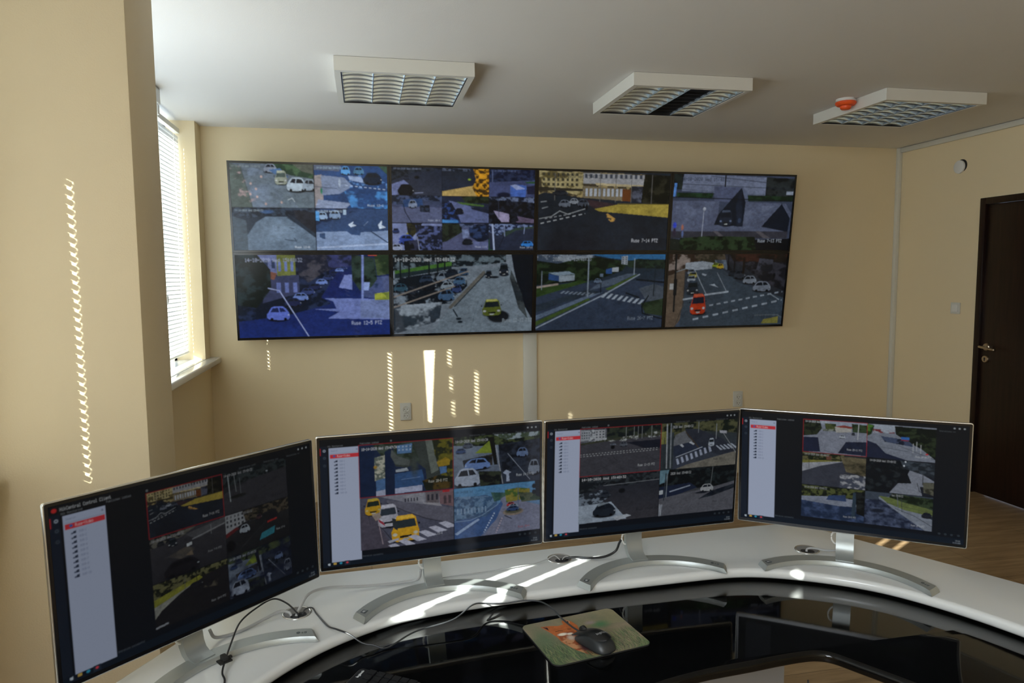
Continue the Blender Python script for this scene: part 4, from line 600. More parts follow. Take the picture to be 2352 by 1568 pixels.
t = thing('light_switch', 'white square light switch beside the dark door', 'switch', (XR, -.624, 1.305)); bx('switch_plate', -.010, -.0005, -.041, .041, -.041, .041, 'socket', t, .003); bx('rocker', -.015, -.009, -.027, .027, -.027, .027, 'white', t, .002, Matrix.Rotation(R(3), 4, 'Y'))
t = thing('round_wall_cover', 'white round cover plate high on the right wall over a dark hole', 'cover', (XR, -.605, 2.319)); bm = bmesh.new(); cyl(bm, (-.002, -.014, .008), .044, .003, 40, 'X'); obj('hole', bm, 'dark', t)
bm = bmesh.new(); lathe(bm, [(0, .020), (.040, .020), (.046, .016), (.047, .006), (0, .006)], 40, Matrix.Rotation(R(-90), 4, 'Y')); obj('cover_disc', bm, 'white', t, 'auto')
d = thing('door_1', None, None, (XR, -.80, 0)); struct(d, 'dark wenge door in the right wall')
bm = bmesh.new(); box(bm, -.012, .10, -.045, 0, 0, DZ, None, .002); box(bm, -.012, .10, -.90, -.855, 0, DZ, None, .002); box(bm, -.012, .10, -.855, -.045, DZ-.045, DZ, None, .002); obj('door_frame', bm, 'door', d, 'auto')
lf = bx('door_leaf', .002, .042, -.853, -.047, .005, DZ-.047, 'door', d, .002)
bm = bmesh.new(); lathe(bm, [(0, .012), (.022, .012), (.026, .008), (.027, 0), (0, 0)], 28, Matrix.Translation((.002, -.100, 1.046)) @ Matrix.Rotation(R(-90), 4, 'Y')); rz_ = obj('handle_rose', bm, 'chrome', lf, 'auto')
bm = bmesh.new(); tube(bm, [(-.008, -.100, 1.046), (-.045, -.100, 1.046)], .009, 10, 0); tube(bm, [(-.047, -.083, 1.049), (-.048, -.100, 1.047), (-.047, -.15, 1.042), (-.043, -.205, 1.035)], .0085, 10); obj('door_handle', bm, 'chrome', lf, True)
bm = bmesh.new(); lathe(bm, [(0, .010), (.022, .010), (.025, .006), (.026, 0), (0, 0)], 28, Matrix.Translation((.002, -.094, .962)) @ Matrix.Rotation(R(-90), 4, 'Y')); k = obj('lock_rose', bm, 'chrome', lf, 'auto'); bm = bmesh.new(); cyl(bm, (-.009, -.094, .967), .0055, .002, 14, 'X'); box(bm, -.010, -.008, -.097, -.091, .948, .964); obj('keyhole', bm, 'dark', k)
# ceiling lamps
def lamp(x, y, label, skip=None):
    s, h = .6386, .0646; t = thing('ceiling_lamp', label, 'lamp', (x+s/2, y+s/2, CEIL), 0, 'square louvred ceiling lamps'); b = s/2; f = .028
    bm = bmesh.new()
    for a in ((-b, b, -b, -b+f), (-b, b, b-f, b), (-b, -b+f, -b+f, b-f), (b-f, b, -b+f, b-f)): box(bm, *a, -h, -.0015)
    box(bm, -b+f, b-f, -b+f, b-f, -.006, -.0015); obj('housing', bm, 'lampbox', t)
    g = .004; i = b-f; bm = bmesh.new(); gx = [(-b+f+g)+(2*(b-f-g))*k/4 for k in range(5)]; z0, z1 = -h+.004, -.018
    bm = bmesh.new()
    for a in ((-i, i, -i, -i+g), (-i, i, i-g, i), (-i, -i+g, -i+g, i-g), (i-g, i, -i+g, i-g)): box(bm, *a, z0-.002, -.008)
    obj('rim', bm, 'dark', t)
    bm = bmesh.new(); Y0, Y1 = -i+g, i-g
    for k, X in enumerate(gx):                    # long parabolic reflectors, narrow below and wide above
        prof = [(0.0015, z0), (.004, z0+.010), (.010, z0+.022), (.022, z1), (.030, -.010)]
        for sgn in ((-1, 1) if 0 < k < 4 else ((1,) if k == 0 else (-1,))):
            q = [[bm.verts.new((X+sgn*px, yy, pz)) for px, pz in prof] for yy in (Y0, Y1)]
            for j in range(len(prof)-1): bm.faces.new((q[0][j], q[0][j+1], q[1][j+1], q[1][j]))
        box(bm, X-.0015, X+.0015, Y0, Y1, z0-.0006, z0)
    obj('long_reflectors', bm, 'mirror', t, False)
    n = 8
    for c in range(4):
        if c == skip: continue
        bm = bmesh.new()
        for j in range(n+1):
            yy = Y0+.006+(Y1-Y0-.012)*j/n; xa, xb = gx[c]+.002, gx[c+1]-.002; N_ = 8; rows = []
            for u in range(N_+1):
                X = xa+(xb-xa)*u/N_; sag = .010*(1-(2*u/N_-1)**2); zt = z0+.026
                rows.append([bm.verts.new((X, yy+dy, zz)) for dy, zz in ((-.0065, zt), (-.002, z0+sag+.006), (0, z0+sag*.6), (.002, z0+sag+.006), (.0065, zt))])
            for a, b_ in zip(rows[:-1], rows[1:]):
                for q in range(4): bm.faces.new((a[q], b_[q], b_[q+1], a[q+1]))
        obj('cross_blades', bm, 'mirror', t, True)
    if skip is not None:
        bm = bmesh.new(); X0, X1 = gx[skip]+.004, gx[skip+1]-.004; box(bm, X0, X1, Y0, Y1, z0+.012, z0+.014)
        for j in range(n): yy = Y0+(Y1-Y0)*(j+.5)/n; box(bm, X0, X1, yy-.0008, yy+.0008, z0+.002, z0+.012)
        obj('dark_insert', bm, 'panelblk', t)['label'] = 'black insert without tube'
    for c in range(4):
        if c == skip: continue
        bm = bmesh.new(); cyl(bm, ((gx[c]+gx[c+1])/2, 0, -.024), .0125, 2*i-.02, 14, 'Y'); obj('tube', bm, 'tube', t, True)
lamp(-.1078, -1.663, 'white square louvred ceiling lamp nearest the window'); lamp(1.3200, -1.656, 'middle square ceiling lamp with one black louvre strip', 2); lamp(2.7737, -1.612, 'square louvred ceiling lamp beside the orange detector')
t = thing('smoke_detector', 'orange round smoke detector with white base on the ceiling', 'detector', (2.725, -1.345, CEIL)); bm = bmesh.new(); lathe(bm, [(0, 0), (.052, 0), (.054, -.008), (.050, -.016), (0, -.016)], 36); obj('base', bm, 'white', t, 'auto')
bm = bmesh.new(); lathe(bm, [(0, -.014), (.050, -.014), (.056, -.018), (.056, -.026), (.048, -.036), (.030, -.040), (.029, -.052), (.022, -.058), (0, -.058)], 36); obj('cap', bm, 'orange', t, 'auto')
# ---------------------------------------------------------------- video wall
VX, VYY, VZ, VW_, VH_, TILT, VYAW = -.8205, -.1416, 1.1613, .9976, .5722, .1189, .01567
vm = Matrix.Translation((VX, VYY, VZ)) @ Matrix.Rotation(VYAW, 4, 'Z') @ Matrix.Rotation(TILT, 4, 'X')
def finish(c, blur=1, k=1.0, grain=.10):
    im = c.im.copy(); rs = np.random.RandomState(3)
    for _ in range(blur):
        p = np.pad(im, ((1, 1), (1, 1), (0, 0)), 'edge'); im = (p[1:-1, 1:-1]*4+p[:-2, 1:-1]*2+p[2:, 1:-1]*2+p[1:-1, :-2]*2+p[1:-1, 2:]*2+p[:-2, :-2]+p[2:, 2:]+p[:-2, 2:]+p[2:, :-2])/16
    g = rs.rand(*im.shape[:2]); g = (g+np.roll(g, 1, 1)+np.roll(g, 1, 0)+np.roll(g, 2, 1))/4; return im*(1+grain*2*(g[..., None]-.5)*2)*k
SCR = wall_screens(); names = ['four daylight street views with parked cars', 'nine small street views', 'junction with a sunlit yellow road', 'ramp walls, a lamp post and a dark car', 'blue shaded street with parked cars', 'yellow car on a pale road beside a car park', 'wide road with two zebra crossings', 'red van driving down a street']
for i, c in enumerate(SCR):
    col, row = i % 4, i//4
    t = thing('video_wall_display', 'wall display showing ' + names[i] + ', %s row' % ('upper' if row == 0 else 'lower'), 'display', group='displays of the video wall')
    q = vm @ Matrix.Translation(((col+.5)*VW_, 0, (1.5-row)*VH_)); t.matrix_world = q; hw, hh = VW_/2-.0008, VH_/2-.0008
    bm = bmesh.new(); box(bm, -hw, hw, .004, .048, -hh, hh, None, .002); obj('casing', bm, 'panelblk', t)
    bm = bmesh.new(); bz = .0135
    for a in ((-hw, hw, -hh, -hh+bz+.002), (-hw, hw, hh-bz, hh), (-hw, -hw+bz, -hh+bz+.002, hh-bz), (hw-bz, hw, -hh+bz+.002, hh-bz)): box(bm, a[0], a[1], -.003, .006, a[2], a[3])
    obj('bezel', bm, 'bezel', t)
    c.T(0, 0, 1, 1); c.im *= (1+.55*(c.noise(60, 2)-.5)+.5*(c.noise(14, 3)-.5))[..., None]
    picture('screen', finish(c, 1, (1.12, .8, .72, .72, .95, .62, .56, .5)[i]*.86), 2*(hw-bz), 2*(hh-bz), 'scr_wall', t, Matrix.Translation((0, .002, .001)))
t = thing('wall_mount_frame', 'dark steel frame carrying the video wall off the wall', 'frame', (VX, 0, VZ)); bm = bmesh.new()
for k in range(4):
    for z in (.12, 1.0): a = vm @ Vector(((k+.5)*VW_, .049, z)); box(bm, a.x-VX-.02, a.x-VX+.02, a.y, -.001, a.z-VZ-.02, a.z-VZ+.02)
obj('mount_frame', bm, 'panelblk', t)
# ---------------------------------------------------------------- control desk
ZD, ZBK = .70, .667
inner = [(-.78, -4.55), (-.66, -4.25), (-.54, -4.02), (-.42, -3.79), (-.32, -3.61), (-.235, -3.484), (-.158, -3.397), (-.072, -3.328), (.045, -3.266), (.159, -3.238), (.277, -3.222), (.447, -3.210), (.62, -3.200), (.80, -3.195), (.97, -3.192), (1.06, -3.198), (1.14, -3.220), (1.227, -3.262), (1.320, -3.322), (1.395, -3.392), (1.455, -3.475), (1.508, -3.572), (1.552, -3.68), (1.62, -3.87), (1.72, -4.10), (1.9, -4.50)]
outer = [(2.30, -4.46), (2.1, -4.09), (1.774, -3.462), (1.68, -3.288), (1.56, -3.070), (1.50, -2.965), (1.45, -2.905), (1.39, -2.876), (1.30, -2.868), (1.0, -2.882), (.5, -2.911), (.1, -2.936), (-.18, -2.955), (-.26, -2.975), (-.32, -3.03), (-.455, -3.262), (-.78, -3.83), (-.90, -4.05), (-.955, -4.22), (-.975, -4.50)]
def smooth(P, n=4): return [tuple(p) for p in spline([(x, y, 0) for x, y in P], n)]
inn = [p[:2] for p in smooth(inner)]; out_ = [p[:2] for p in smooth(outer, 3)]
desk = thing('control_desk', 'curved control desk with white rounded top and black glass worktop', 'desk', (.5, -3.4, 0)); inv = Matrix.Translation((-.5, 3.4, 0))
def dpart(name, bm, m, s=False, par=None): bmesh.ops.transform(bm, matrix=inv, verts=bm.verts); return obj(name, bm, m, par or desk, s)
bm = bmesh.new(); slab(bm, inn+out_, ZBK+.004, ZD, .013, 6, .012); dpart('white_top', bm, 'desk', 'auto')
front = [(1.55, -4.45), (1.36, -4.12), (1.28, -3.98), (1.20, -3.85), (1.132, -3.737), (1.085, -3.662), (1.057, -3.620), (1.030, -3.603), (.99, -3.5995), (.93, -3.603), (.853, -3.611), (.708, -3.625), (.56, -3.665), (.44, -3.76), (.40, -3.86), (.30, -3.94), (.0, -3.98), (-.12, -4.05), (-.25, -4.25), (-.42, -4.55)]
fr = [p[:2] for p in smooth(front)]; back = [p for p in offset(inn[::-1], .06)]; back = [(p.x, p.y) for p in offset(inn, -.06)] if False else [(p.x, p.y) for p in back]
# worktop: front edge curve, then the inner curve pushed a hand's breadth under the white top
nrm = []
for i, p in enumerate(inn):
    a, b = Vector(inn[max(i-1, 0)]), Vector(inn[min(i+1, len(inn)-1)]); t_ = (b-a).normalized(); nrm.append((p[0]-t_.y*.05, p[1]+t_.x*.05))
bm = bmesh.new(); slab(bm, nrm[::-1]+fr[::-1] if False else fr[::-1]+nrm[::-1], ZBK-.026, ZBK, .012, 5, .008); dpart('black_worktop', bm, 'black', 'auto')
bm = bmesh.new()                                  # curved modesty panel standing under the outer rim
P = [(p[0], p[1]) for p in [tuple(v) for v in offset((inn+out_) if sum(a[0]*b[1]-b[0]*a[1] for a, b in zip(inn+out_, (inn+out_)[1:]+(inn+out_)[:1])) > 0 else (inn+out_)[::-1], .05)]]
ol = [(p[0]-(-0.0), p[1]) for p in out_]; cxy = Vector((.5, -3.9))
ring = []
for p in ol: v = Vector(p); u = (cxy-v).normalized(); ring.append((v+u*.07, v+u*.095))
vv = [[bm.verts.new((q.x, q.y, z)) for q, z in ((a, .40), (a, ZD-.037), (b, ZD-.037), (b, .40))] for a, b in ring]
for a, b in zip(vv[:-1], vv[1:]):
    for k in range(4): bm.faces.new((a[k], b[k], b[(k+1) % 4], a[(k+1) % 4]))
bm.faces.new(vv[0]); bm.faces.new(vv[-1][::-1]); dpart('modesty_panel', bm, 'desk', 'auto')
bm = bmesh.new(); box(bm, .30, 1.048, -3.44, -3.42, .0, ZBK-.027); box(bm, .30, .32, -3.42, -3.05, .0, ZBK-.027); box(bm, 1.028, 1.048, -3.42, -3.05, .0, ZBK-.027); dpart('support_panel', bm, 'grey')
bm = bmesh.new(); box(bm, -.86, -.80, -4.35, -4.10, 0, ZD-.037); dpart('support_panel', bm, 'grey'); bm = bmesh.new(); box(bm, 1.98, 2.04, -4.35, -4.10, 0, ZD-.037); dpart('support_panel', bm, 'grey')
# grommets
def grommet(x, y, rz, label, r=.037, op=.62):
    t = thing('cable_grommet', label, 'grommet', (x, y, ZD), rz, 'desk cable grommets'); bm = bmesh.new(); lathe(bm, [(r*.86, .0015), (r*.9, .0028), (r*.98, .0022), (r, .0003)], 40); obj('ring', bm, 'edge', t, True)
    bm = bmesh.new(); lathe(bm, [(0, .0016), (r*.87, .0016)], 40); obj('lid', bm, 'grey', t); bm = bmesh.new()
    slab(bm, rrect(-r*.55, r*.55, -r*.82, -r*.1, r*.3), .0018, .0024, .0001, 1); obj('opening', bm, 'dark', t)
grommet(-.193, -3.192, .3, 'round silver cable grommet behind the first monitor stand'); grommet(.561, -3.003, .2, 'round silver cable grommet between second and third monitor stands'); grommet(1.335, -3.108, -.5, 'round silver cable grommet left of the fourth monitor neck')
# ---------------------------------------------------------------- desk monitors
MON = [(-.3562, -3.4214, .9777, .7654, .0368, 0.0), (.1732, -3.161, .9799, .1063, -.0183, 0.0), (.7858, -3.1209, .981, .0487, -.0686, 0.0), (1.3738, -3.2333, .9706, -.6333, -.0327, .035)]
MW, MH = .614, .614*.583
DS = desk_screens()
mlab = ['leftmost curved-foot silver monitor angled towards the right, six camera views', 'second silver monitor from the left, with yellow taxis among its four views', 'third silver monitor from the left, four grey road views', 'rightmost silver monitor angled towards the left, six sunny views']
def monitor(k):
    cx, cy, cz, yaw, tilt, so_ = MON[k]; t = thing('desk_monitor', mlab[k], 'monitor', (cx, cy, ZD), yaw, 'desk monitors on arc stands'); zc = cz-ZD
    q = Matrix.Translation((0, 0, zc)) @ Matrix.Rotation(-tilt, 4, 'X'); w2, h2 = MW/2, MH/2
    bm = bmesh.new(); slab(bm, rrect(-w2, w2, -h2, h2, .006), 0, .009, .0015, 3); bmesh.ops.transform(bm, matrix=q @ Matrix.Translation((0, .010, 0)) @ Matrix.Rotation(R(90), 4, 'X'), verts=bm.verts); obj('metal_frame', bm, 'edge', t, 'auto')
    bm = bmesh.new(); slab(bm, rrect(-w2+.0025, w2-.0025, -h2+.0025, h2-.0025, .004), 0, .0008, .0003, 1); bmesh.ops.transform(bm, matrix=q @ Matrix.Translation((0, .0009, 0)) @ Matrix.Rotation(R(90), 4, 'X'), verts=bm.verts); obj('bezel', bm, 'bezel', t, 'auto')
    c = DS[k]; c.T(*((.30, .062, .874, .912), (.163, .062, 1, .898), (.163, .062, 1, .898), (.294, .032, .868, .91))[k]); c.v *= ((1+.5*(c.noise(110, 2)-.5)+.4*(c.noise(30, 3)-.5))*.85)[..., None]
    s = picture('screen', finish(c, 1, (.42, .62, .64, .72)[k]*.86, .012), MW-.018, MH-.020, 'scr_desk', t, q @ Matrix.Translation((0, -.0004, .001)))
    bm = bmesh.new(); nx, nz = 16, 10; g = []                # bulged back shell
    for j in range(nz+1):
        v = j/nz; z = -h2+.004+(2*h2-.008)*v; r_ = []
        for i in range(nx+1):
            u = 2*i/nx-1; e = (1-abs(u)**3.2)*(.35+.65*min(1, (1-abs(2*v-1)**4)+.0)); r_.append(bm.verts.new((u*(w2-.004), .0102+.034*e, z)))
        g.append(r_)
    for a, b in zip(g[:-1], g[1:]):
        for i in range(nx): bm.faces.new((a[i], a[i+1], b[i+1], b[i]))
    rim = [g[0][i] for i in range(nx+1)]; fr_ = [bm.verts.new((v.co.x, .0102, v.co.z)) for v in rim]
    for i in range(nx): bm.faces.new((rim[i], fr_[i], fr_[i+1], rim[i+1]))
    rim = g[-1]; fr_ = [bm.verts.new((v.co.x, .0102, v.co.z)) for v in rim]
    for i in range(nx): bm.faces.new((rim[i], rim[i+1], fr_[i+1], fr_[i]))
    bmesh.ops.transform(bm, matrix=q, verts=bm.verts); bk = obj('back_shell', bm, 'black_under', t, 'auto')
    for x0 in (-.155, .085):
        bm = bmesh.new()
        for i in range(14): box(bm, x0+i*.0052, x0+i*.0052+.0026, .012, .0205, -h2+.0030, -h2+.0046)
        bmesh.ops.transform(bm, matrix=q, verts=bm.verts); obj('vent_slots', bm, 'dark', bk)
    bm = bmesh.new(); cyl(bm, (0, .0125, -h2+.001), .004, .004, 14); bmesh.ops.transform(bm, matrix=q, verts=bm.verts); obj('joystick', bm, 'bezel', t)
    # neck: blade that comes down behind the panel and sweeps forward into the foot
    f0 = -so_; bm = bmesh.new(); pf = [(.050, zc+.04), (.050, zc-.04), (.058, zc-.10), (.066, .085), (.066, .060), (.062, .040), (.054, .026), (.040, .0185), (.020, .0165)]; pb = [(.078, zc+.04), (.078, zc-.04), (.084, zc-.10), (.088, .085), (.088, .055), (.083, .034), (.072, .018), (.058, .010), (.020, .009)]
    pf = [(y+f0 if z < .16 else y, z) for y, z in pf]; pb = [(y+f0 if z < .16 else y, z) for y, z in pb]; prof = pf+pb[::-1]; wd = .0245; ends = []
    sec = [[bm.verts.new((x, y, z)) for y, z in prof] for x in (-wd, wd)]; n = len(prof)
    for i in range(n): bm.faces.new((sec[0][i], sec[0][(i+1) % n], sec[1][(i+1) % n], sec[1][i]))
    m_ = len(pf)
    for s_ in (0, 1):
        for i in range(m_-1): bm.faces.new((sec[s_][i], sec[s_][i+1], sec[s_][n-2-i], sec[s_][n-1-i]))
    nk = obj('stand_neck', bm, 'silver', t, 'auto')
    bm = bmesh.new(); tube(bm, [(-.0245, .072+f0, .082), (-.034, .074+f0, .078), (-.037, .074+f0, .062), (-.031, .074+f0, .050), (-.0245, .074+f0, .046)], .0028, 8); obj('cable_clip', bm, 'white', nk, True)
    # arc foot (outer and inner circle of different centre, tapering to the tips)
    bm = bmesh.new(); N_ = 30; Ro, co_, Ri, ci = .277, -.224, .2395, -.2325; rows = []
    a0 = math.asin(.226/Ro); b0 = math.asin(.203/Ri)
    for i in range(N_+1):
        u = 2*i/N_-1; po = (Ro*math.sin(u*a0), co_+Ro*math.cos(u*a0)+f0); pi_ = (Ri*math.sin(u*b0), ci+Ri*math.cos(u*b0)+f0); mx_ = [(po[k_]*.93+pi_[k_]*.07) for k_ in (0, 1)]; mi = [(po[k_]*.09+pi_[k_]*.91) for k_ in (0, 1)]
        tp = .0150; rows.append([bm.verts.new(v) for v in ((po[0], po[1], .001), (po[0], po[1], .007), (mx_[0], mx_[1], tp), (mi[0], mi[1], tp-.001), (pi_[0], pi_[1], .006), (pi_[0], pi_[1], .001))])
    for a, b in zip(rows[:-1], rows[1:]):
        for j in range(6): bm.faces.new((a[j], a[(j+1) % 6], b[(j+1) % 6], b[j]))
    for e_, s_ in ((rows[0], -1), (rows[-1], 1)):              # chamfered tip
        c_ = [bm.verts.new((v.co.x+s_*.007*(1 if i in (0, 5) else .75 if i in (1, 4) else 0), v.co.y-.006*(1 if i in (0, 5) else .75 if i in (1, 4) else 0), v.co.z)) for i, v in enumerate(e_)]
        for j in range(6):
            try: bm.faces.new((e_[j], e_[(j+1) % 6], c_[(j+1) % 6], c_[j]))
            except ValueError: pass
        bm.faces.new(c_)
    bmesh.ops.remove_doubles(bm, verts=bm.verts, dist=1e-6); ft = obj('stand_foot', bm, 'silver', t, 'auto')
    def at_arc(u, z=.0150):
        r_, c_, a_ = (Ro+Ri)/2, (co_+ci)/2, (a0+b0)/2; th = u*a_; return Matrix.Translation((r_*math.sin(th), c_+r_*math.cos(th)+f0, z)) @ Matrix.Rotation(-th, 4, 'Z')
    text('maker_mark', 'LG', .0105, 'logod', ft, at_arc(.90) @ Matrix.Translation((.004, 0, 0))); bm = bmesh.new(); cyl(bm, (0, 0, .0001), .0045, .0006, 20, mx=at_arc(.90) @ Matrix.Translation((-.010, 0, 0))); obj('maker_emblem', bm, 'logod', ft)
    bm = bmesh.new(); box(bm, -.008, .008, -.007, .007, 0, .0004, at_arc(-.93)); st = obj('feature_sticker', bm, 'logod', ft); text('sticker_print', '4K', .010, 'logo', st, at_arc(-.93) @ Matrix.Translation((0, 0, .0004)))
    return t
for k in range(4): monitor(k)
# ---------------------------------------------------------------- mouse pad, mouse, keyboard
PA, PB, PC, PD = Vector((.387, -3.335)), Vector((.620, -3.290)), Vector((.652, -3.483)), Vector((.395, -3.525)); pc = (PA+PB+PC+PD)/4; pw, ph = .262, .206; pang = math.atan2(.045+.042, .233+.257)
pad = thing('mouse_pad', 'mouse pad printed with a fox in grass lying on the black worktop', 'mouse pad', (pc.x, pc.y, ZBK+.0002), pang)
bm = bmesh.new(); slab(bm, rrect(-pw/2, pw/2, -ph/2, ph/2, .018), 0, .0035, .0006, 2); obj('rubber_base', bm, 'rubber', pad, 'auto')
bm = bmesh.new(); NX, NY = 288, 220; im = finish(mouse_pad_picture(), 0, 1.35, .06); me = bpy.data.meshes.new('printed_surface')
gx, gy = np.meshgrid(np.linspace(-1, 1, NX+1), np.linspace(1, -1, NY+1)); X_ = gx*(pw/2-.0008); Y_ = gy*(ph/2-.0008); r_ = .0175; ax, ay = np.abs(X_), np.abs(Y_)
lim = pw/2-.0008-r_+np.sqrt(np.clip(r_**2-np.clip(ay-(ph/2-.0008-r_), 0, None)**2, 0, None)); X_ = np.where(ay > ph/2-.0008-r_, X_/(pw/2-.0008)*lim, X_); bm.free()
v = np.stack([X_, Y_, np.full_like(X_, .00365)], -1).reshape(-1, 3); i = (np.arange(NY)[:, None]*(NX+1)+np.arange(NX)[None]).ravel(); f = np.stack([i, i+NX+1, i+NX+2, i+1], -1).astype(np.int32)
me.vertices.add(len(v)); me.vertices.foreach_set('co', v.astype(np.float32).ravel()); me.loops.add(f.size); me.loops.foreach_set('vertex_index', f.ravel()); me.polygons.add(len(f)); me.polygons.foreach_set('loop_start', np.arange(0, f.size, 4, dtype=np.int32)); me.update(calc_edges=True)
c2 = np.ones((NY+1, NX+1, 4), np.float32); c2[:-1, :-1, :3] = im; c2[-1, :-1, :3] = im[-1]; c2[:, -1] = c2[:, -2]; me.color_attributes.new('picture', 'FLOAT_COLOR', 'POINT').data.foreach_set('color', c2.ravel())
mp_ = bpy.data.materials.new('printed_cloth'); mp_.use_nodes = True; nt = mp_.node_tree; at_ = nt.nodes.new('ShaderNodeAttribute'); at_.attribute_name = 'picture'; nt.links.new(at_.outputs['Color'], nt.nodes['Principled BSDF'].inputs['Base Color']); nt.nodes['Principled BSDF'].inputs['Roughness'].default_value = .6; nt.nodes['Principled BSDF'].inputs['Specular IOR Level'].default_value = .3
link('printed_surface', me, mp_, pad)
# mouse: front points to the upper left in the picture
mz = ZBK+.0042; mo = thing('computer_mouse', 'black and grey wired computer mouse on the fox mouse pad', 'mouse', (.522, -3.458, mz), R(30))
def mshape(bm, s=1, z0=0, top=1, cut=None):
    nu, nv = 28, 14; L2, W2, H2 = .056*s, .0305*s, .036*top; rows = []
    for j in range(nv+1):
        ph_ = j/nv*math.pi/2; row = []
        for i in range(nu):
            a = 2*math.pi*i/nu; cx_, sy_ = math.cos(a), math.sin(a); y = L2*math.copysign(abs(sy_)**.85, sy_)*math.cos(ph_)**.75; wv = W2*(1-.16*(y/L2) - .10*math.cos(y/L2*3)); x = wv*math.copysign(abs(cx_)**.8, cx_)*math.cos(ph_)**.7
            hz = H2*(1-.38*((y+.010)/L2)**2 - .22*max(0, y/L2)); row.append(bm.verts.new((x, y, z0+hz*math.sin(ph_))))
        rows.append(row)
    for a, b in zip(rows[:-1], rows[1:]):
        for i in range(nu): bm.faces.new((a[i], a[(i+1) % nu], b[(i+1) % nu], b[i]))
    bm.faces.new(rows[0][::-1]); return rows
bm = bmesh.new(); mshape(bm, 1, .001, .93); bmesh.ops.remove_doubles(bm, verts=bm.verts, dist=1e-5); obj('mouse_body', bm, 'mouseside', mo, True)
bm = bmesh.new(); nu, nv = 20, 28; rows = []
def mtop(x, y): 
    yy = y/.056; return .001+.0345*(1-.38*((y+.010)/.056)**2-.22*max(0, yy))*math.sqrt(max(0, 1-(x/.0335)**2*.75))
for j in range(nv+1):
    y = -.046+.098*j/nv; row = []
    for i in range(nu+1):
        ww = .0235*(1-.05*math.sin((y+.01)*50))*math.sqrt(max(.02, 1-(max(0, -y-.018)/.030)**2)); x = ww*(2*i/nu-1); row.append(bm.verts.new((x, y, mtop(x, y)+.0022-.0022*abs(2*i/nu-1)**6)))
    rows.append(row)
for a, b in zip(rows[:-1], rows[1:]):
    for i in range(nu): bm.faces.new((a[i], a[i+1], b[i+1], b[i]))
tp_ = obj('top_shell', bm, 'mousetop', mo, True)
bm = bmesh.new(); cyl(bm, (0, .036, .0225), .0105, .007, 24, 'X'); obj('scroll_wheel', bm, 'rubber', mo, True)
mk_ = text('maker_mark', 'logitech', .0105, 'logo', tp_, Matrix.Translation((.003, -.022, 0)) @ Matrix.Rotation(R(-14), 4, 'Z'), .0004)
for v_ in mk_.data.vertices: v_.co.z = mtop(v_.co.x, v_.co.y)+.0022-.0022*min(1, abs(v_.co.x/.0235))**6+.0010
kx, ky = Vector((-.032, -3.474)), Vector((.146, -.085)).normalized(); kxd = Vector((-ky.y, ky.x)); KW, KD = .435, .158; kang = math.atan2(kxd.y, kxd.x); kp0 = kx-kxd*KW; kbd = thing('keyboard', 'black keyboard at the bottom edge of the photo with white maker mark', 'keyboard', (kp0.x, kp0.y, ZBK), kang)
bm = bmesh.new(); slab(bm, rrect(0, KW, -KD, 0, .012), .001, .017, .004, 3); bmesh.ops.transform(bm, matrix=Matrix.Translation((0, 0, .0078)) @ Matrix.Rotation(R(3), 4, 'X'), verts=bm.verts); kb_ = obj('keyboard_case', bm, 'kb', kbd, 'auto')
km = Matrix.Translation((0, 0, .0248)) @ Matrix.Rotation(R(3), 4, 'X'); kp = .0192
bm = bmesh.new()
for r_i, (yy, n) in enumerate(((-.030, 15), (-.052, 15), (-.0712, 15), (-.0904, 15), (-.1096, 14), (-.1288, 11))):
    for i in range(22):
        if r_i == 5 and 3 < i < 9: continue
        x = .008+i*kp
        if 14.5 < i < 15.5 or x > KW-.02: continue
        bm2 = box(bm, x, x+.0165, yy-.0165, yy, 0, .006, km)
    if r_i == 5: box(bm, .008+4*kp, .008+9*kp-.003, yy-.0165, yy, 0, .006, km)
for f_ in bm.faces: pass
obj('keys', bm, 'kb', kbd); text('maker_mark', 'logitech', .0088, 'logo', kb_, km @ Matrix.Translation((KW-.024, -.014, .0006)))
bm = bmesh.new()
for i in range(9): box(bm, KW-.24+i*.019, KW-.234+i*.019, -.0135, -.012, .0002, .0006, km)
obj('key_legends', bm, 'logo', kb_)
# ---------------------------------------------------------------- cables
zt = ZD+.0035
cable('black_cable', [(-.190, -3.205, ZD+.0022), (-.188, -3.222, ZD+.012), (-.216, -3.190, ZD+.027), (-.252, -3.172, ZD+.035), (-.287, -3.214, ZD+.035), (-.315, -3.284, ZD+.035), (-.3215, -3.366, ZD+.028), (-.3235, -3.438, ZD+.020), (-.324, -3.465, ZD+.010), (-.315, -3.49, zt), (-.315, -3.56, zt), (-.36, -3.66, zt), (-.43, -3.78, zt)], .0022, 'cblack', 'thin black cable looping over the first monitor foot')
zb = ZBK+.003
cable('mouse_cable', [(-.178, -3.208, ZD+.0022), (-.172, -3.195, ZD+.010), (-.155, -3.188, ZD+.008), (-.142, -3.215, zt), (-.112, -3.285, zt), (-.088, -3.312, zt+.001), (-.058, -3.336, ZD+.001), (-.030, -3.350, ZD-.016), (-.002, -3.357, zb+.008), (.032, -3.360, zb), (.10, -3.325, zb+.014), (.198, -3.300, zb+.022), (.255, -3.255, zb+.034), (.295, -3.225, ZD-.010), (.345, -3.232, ZD-.012), (.40, -3.245, zb+.026), (.438, -3.262, zb+.026), (.458, -3.300, zb+.024), (.470, -3.350, zb+.02), (.485, -3.395, zb+.018), (.500, -3.418, zb+.014)], .0021, 'cgrey', 'dark grey mouse cable crossing the black worktop')
cable('white_cable', [(-.193, -3.214, ZD+.0022), (-.186, -3.195, ZD+.012), (-.165, -3.150, ZD+.030), (-.115, -3.105, ZD+.022), (-.01, -3.085, ZD+.008), (.10, -3.078, ZD+.006), (.128, -3.082, ZD+.016), (.134, -3.084, ZD+.040)], .0040, 'cwhite', 'white cable from the grommet to the second monitor neck')
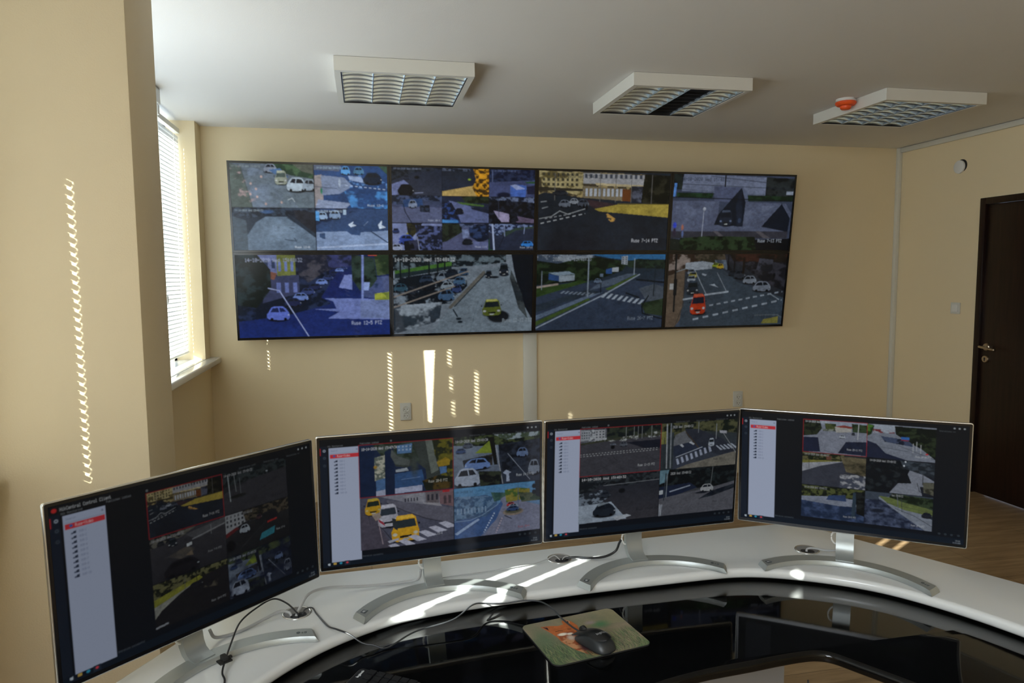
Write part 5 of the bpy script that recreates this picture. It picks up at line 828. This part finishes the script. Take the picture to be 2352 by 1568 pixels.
cable('white_cable', [(-.205, -3.210, ZD+.0022), (-.212, -3.204, ZD+.010), (-.235, -3.205, ZD+.015), (-.270, -3.225, ZD+.008), (-.315, -3.262, zt), (-.350, -3.285, zt+.001), (-.372, -3.300, ZD+.012), (-.380, -3.308, ZD+.035)], .0040, 'cwhite', 'white cable from the grommet to the leftmost monitor neck')
cable('black_cable', [(.572, -3.020, ZD+.0022), (.580, -3.018, ZD+.006), (.605, -3.025, ZD+.010), (.65, -3.03, zt+.002), (.695, -3.035, zt+.004), (.730, -3.035, ZD+.022), (.738, -3.045, ZD+.05), (.742, -3.05, ZD+.062)], .0036, 'cblack', 'thick black cable from the grommet to the third monitor neck')
cable('white_cable', [(.19, -3.070, ZD+.004), (.26, -3.058, zt-.001), (.36, -3.050, zt), (.44, -3.040, ZD+.006), (.475, -3.030, zt), (.52, -3.010, zt+.002), (.545, -3.004, ZD+.012), (.560, -3.016, ZD+.0018)], .0016, 'cwhite', 'thin white cable lying between the second neck and the middle grommet')
cable('white_cable', [(.566, -3.016, ZD+.0018), (.578, -3.010, ZD+.008), (.60, -3.022, zt+.004), (.63, -3.035, zt-.001), (.655, -3.032, zt-.0015)], .0016, 'cwhite', 'thin white cable curling out right of the middle grommet')
cable('white_cable', [(1.322, -3.125, ZD+.0018), (1.330, -3.118, ZD+.008), (1.350, -3.125, ZD+.010), (1.385, -3.142, zt+.003), (1.415, -3.158, ZD+.02), (1.425, -3.165, ZD+.09)], .0034, 'cwhite', 'white cable from the grommet to the rightmost monitor neck')
cable('black_cable', [(1.006, -3.60, .60), (1.008, -3.615, .45), (1.0, -3.63, .25), (1.012, -3.62, .006), (1.06, -3.60, .004)], .002, 'cblack', 'thin dark wire hanging under the black worktop edge')
t = thing('cable_holder', 'small black adhesive cable holder on the first monitor foot', 'clip', (-.326, -3.428, ZD+.0155), R(35)); bm = bmesh.new(); box(bm, -.014, .014, -.011, .011, 0, .004, None, .001); obj('pad', bm, 'rubber', t, 'auto'); bm = bmesh.new(); box(bm, -.006, .006, -.010, .010, .004, .015, None, .002); box(bm, .006, .017, -.004, .004, .004, .009, None, .001); obj('clip_hook', bm, 'rubber', t, 'auto')
